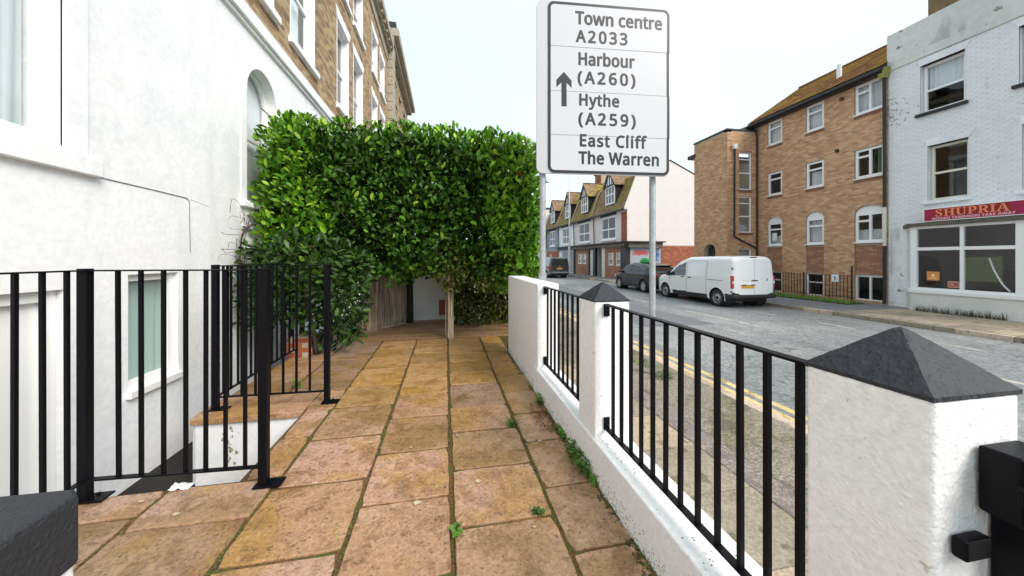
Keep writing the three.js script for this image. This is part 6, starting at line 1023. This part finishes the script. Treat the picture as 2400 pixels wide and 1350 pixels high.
// ---------------------------------------------------------------- weeds, verge, small litter
{
  seed(121);
  const weedMat = [[0.09, 0.2, 0.02], [0.16, 0.28, 0.04], [0.06, 0.13, 0.015]].map(c => std({ color: lin(...c), roughness: 0.7 }));
  const blade = (h, w, a, lean) => { const g = new THREE.PlaneGeometry(w, h, 1, 3).translate(0, h / 2, 0), p = g.attributes.position; for (let i = 0; i < p.count; i++) { const t = p.getY(i) / h; p.setX(i, p.getX(i) * (1 - 0.85 * t)); p.setZ(i, lean * t * t); p.setY(i, p.getY(i) * (1 - 0.3 * t * Math.abs(lean) / h)); } g.computeVertexNormals(); return g.rotateY(a); };
  const weed = (x, y, z, label, n, h, spread, leafy) => { const t = thing('weed_clump', label, 'weed', [x, y, z], 0, 'weeds in the path and pavement joints'), gs = []; for (let i = 0; i < n; i++) { const a = rr(0, 6.28), r = Math.sqrt(rnd()); gs.push(leafy ? new THREE.CircleGeometry(rr(0.008, 0.018), 5).rotateX(-Math.PI / 2 + rr(-0.8, 0.8)).rotateY(a).translate(Math.cos(a) * r * spread[0], rr(0.005, h), Math.sin(a) * r * spread[1]) : blade(rr(0.5, 1) * h, rr(0.006, 0.012), a, rr(0.3, 1) * h).translate(Math.cos(a) * r * spread[0], 0, Math.sin(a) * r * spread[1])); } part(t, 'leaves', gs, weedMat[Math.floor(rnd() * 3)]).userData.kind = 'stuff'; return t; };
  weed(0.6, 0, -3.18, 'spiky grass tuft where slabs meet near the white wall', 46, 0.12, [0.05, 0.04]);
  weed(0.55, 0, -2.06, 'tiny green weed on a slab joint toward the wall', 30, 0.03, [0.04, 0.02], true);
  weed(0.06, 0, -2.0, 'small yellowish weed in the long middle joint', 24, 0.025, [0.03, 0.05], true);
  weed(0.98, 0, -2.52, 'leafy green weeds at the foot of the small capped pillar', 190, 0.1, [0.05, 0.22], true);
  weed(1.0, 0, -2.3, 'grassy weeds at the wall base just in front of the leafy clump', 60, 0.12, [0.03, 0.1]);
  weed(1.0, 0, -2.95, 'low weeds at the wall base under the farther railing', 90, 0.05, [0.03, 0.14], true);
  weed(0.98, 0, -3.62, 'dark weeds at the wall base below the solid wall', 70, 0.08, [0.03, 0.1], true);
  weed(-1.75, 0.0, -4.6, 'green weed between slabs behind the black railing', 60, 0.1, [0.06, 0.05], true);
  weed(3.1, -0.18, -4.55, 'green weeds round the right post of the direction sign', 120, 0.1, [0.14, 0.12], true);
  weed(3.2, -0.176, -5.3, 'patch of grass on the pavement beyond the sign post', 90, 0.09, [0.16, 0.3]);
  weed(-0.16, 0, -1.66, 'tiny weed on the front joint of the middle slab', 16, 0.02, [0.03, 0.01], true);
  const lit = thing('leaf_litter', 'brown leaf litter gathered against the wall base', 'litter', [0.93, 0.002, -3.3]), ls = []; for (let i = 0; i < 260; i++) { const r = rnd(); ls.push(new THREE.CircleGeometry(rr(0.004, 0.012), 5).rotateX(-Math.PI / 2 + rr(-0.5, 0.5)).translate(rr(-1, 1) * 0.14 * (1 - r * 0.5) + 0.02, rr(0.003, 0.012), rr(-0.32, 0.3))); } part(lit, 'leaves', ls, std({ color: lin(0.2, 0.075, 0.03), roughness: 1 })).userData.kind = 'stuff';
  // pale lichen spots and droppings on the slabs
  [[-0.62, -3.1, 0.028], [0.1, -3.08, 0.024], [-0.28, -2.96, 0.02], [0.78, -2.86, 0.03], [0.22, -2.42, 0.045], [-0.18, -2.28, 0.05], [0.5, -1.95, 0.02], [-1.6, -2.45, 0.035], [-1.9, -2.62, 0.03]].forEach(([x, z, r], i) => { const s = []; for (let k = 0; k < 15; k++) { const a = k / 15 * 6.283, q = r * 0.62 * rr(0.6, 1); s.push([Math.cos(a) * q, Math.sin(a) * q * 0.7]); } const t = thing('lichen_spot', ['white ring of lichen on the slab left of the middle joint', 'round white lichen spot right of the middle joint', 'small white spot near the end of a middle slab', 'white pebble spot on the outer slab near the wall', 'white splash on the slab right of the middle joint', 'pale splash on the big pink middle slab', 'tiny white spot on the lower right slab', 'long pale fleck on the slab by the railing post', 'pale fleck nearest the corner railing post'][i], 'stain', [x, 0.007, z], 0, 'pale spots on the slabs'); part(t, 'spot', prism(s, 0.002).rotateX(-Math.PI / 2), std({ color: lin(1.3, 1.2, 1.0), map: concTex, roughness: 0.9 })); });
  // verge in front of the flats
  seed(122);
  const vg = struct('verge', 'mossy green verge strip in front of the brick flats'); vg.position.set(15.0, -0.17, -13);
  part(vg, 'soil', bx(-0.45, 0.4, -0.2, 0.03, -3.2, 2.6, 0.02), std({ color: lin(0.09, 0.1, 0.03), roughness: 1, bumpMap: slabBump, bumpScale: 0.03, map: concTex }));
  const gs = []; for (let i = 0; i < 1500; i++) gs.push(blade(rr(0.05, 0.14), 0.03, rr(0, 6.28), rr(-0.06, 0.06)).translate(rr(-0.45, 0.4), 0.02, rr(-3.2, 2.6))); part(vg, 'grass', gs, weedMat[1]).userData.kind = 'stuff';
  const dw = thing('dead_weeds', 'dry brown weeds along the foot of the shop front', 'weeds', [15.1, -0.17, -7.9]), dg = []; for (let i = 0; i < 420; i++) dg.push(blade(rr(0.06, 0.26), 0.014, rr(0, 6.28), rr(-0.12, 0.12)).translate(rr(-0.12, 0.08), 0, rr(-0.9, 1.0))); part(dw, 'stalks', dg, std({ color: lin(0.1, 0.085, 0.05), roughness: 1 })).userData.kind = 'stuff';
}
renderer.render(scene, camera);
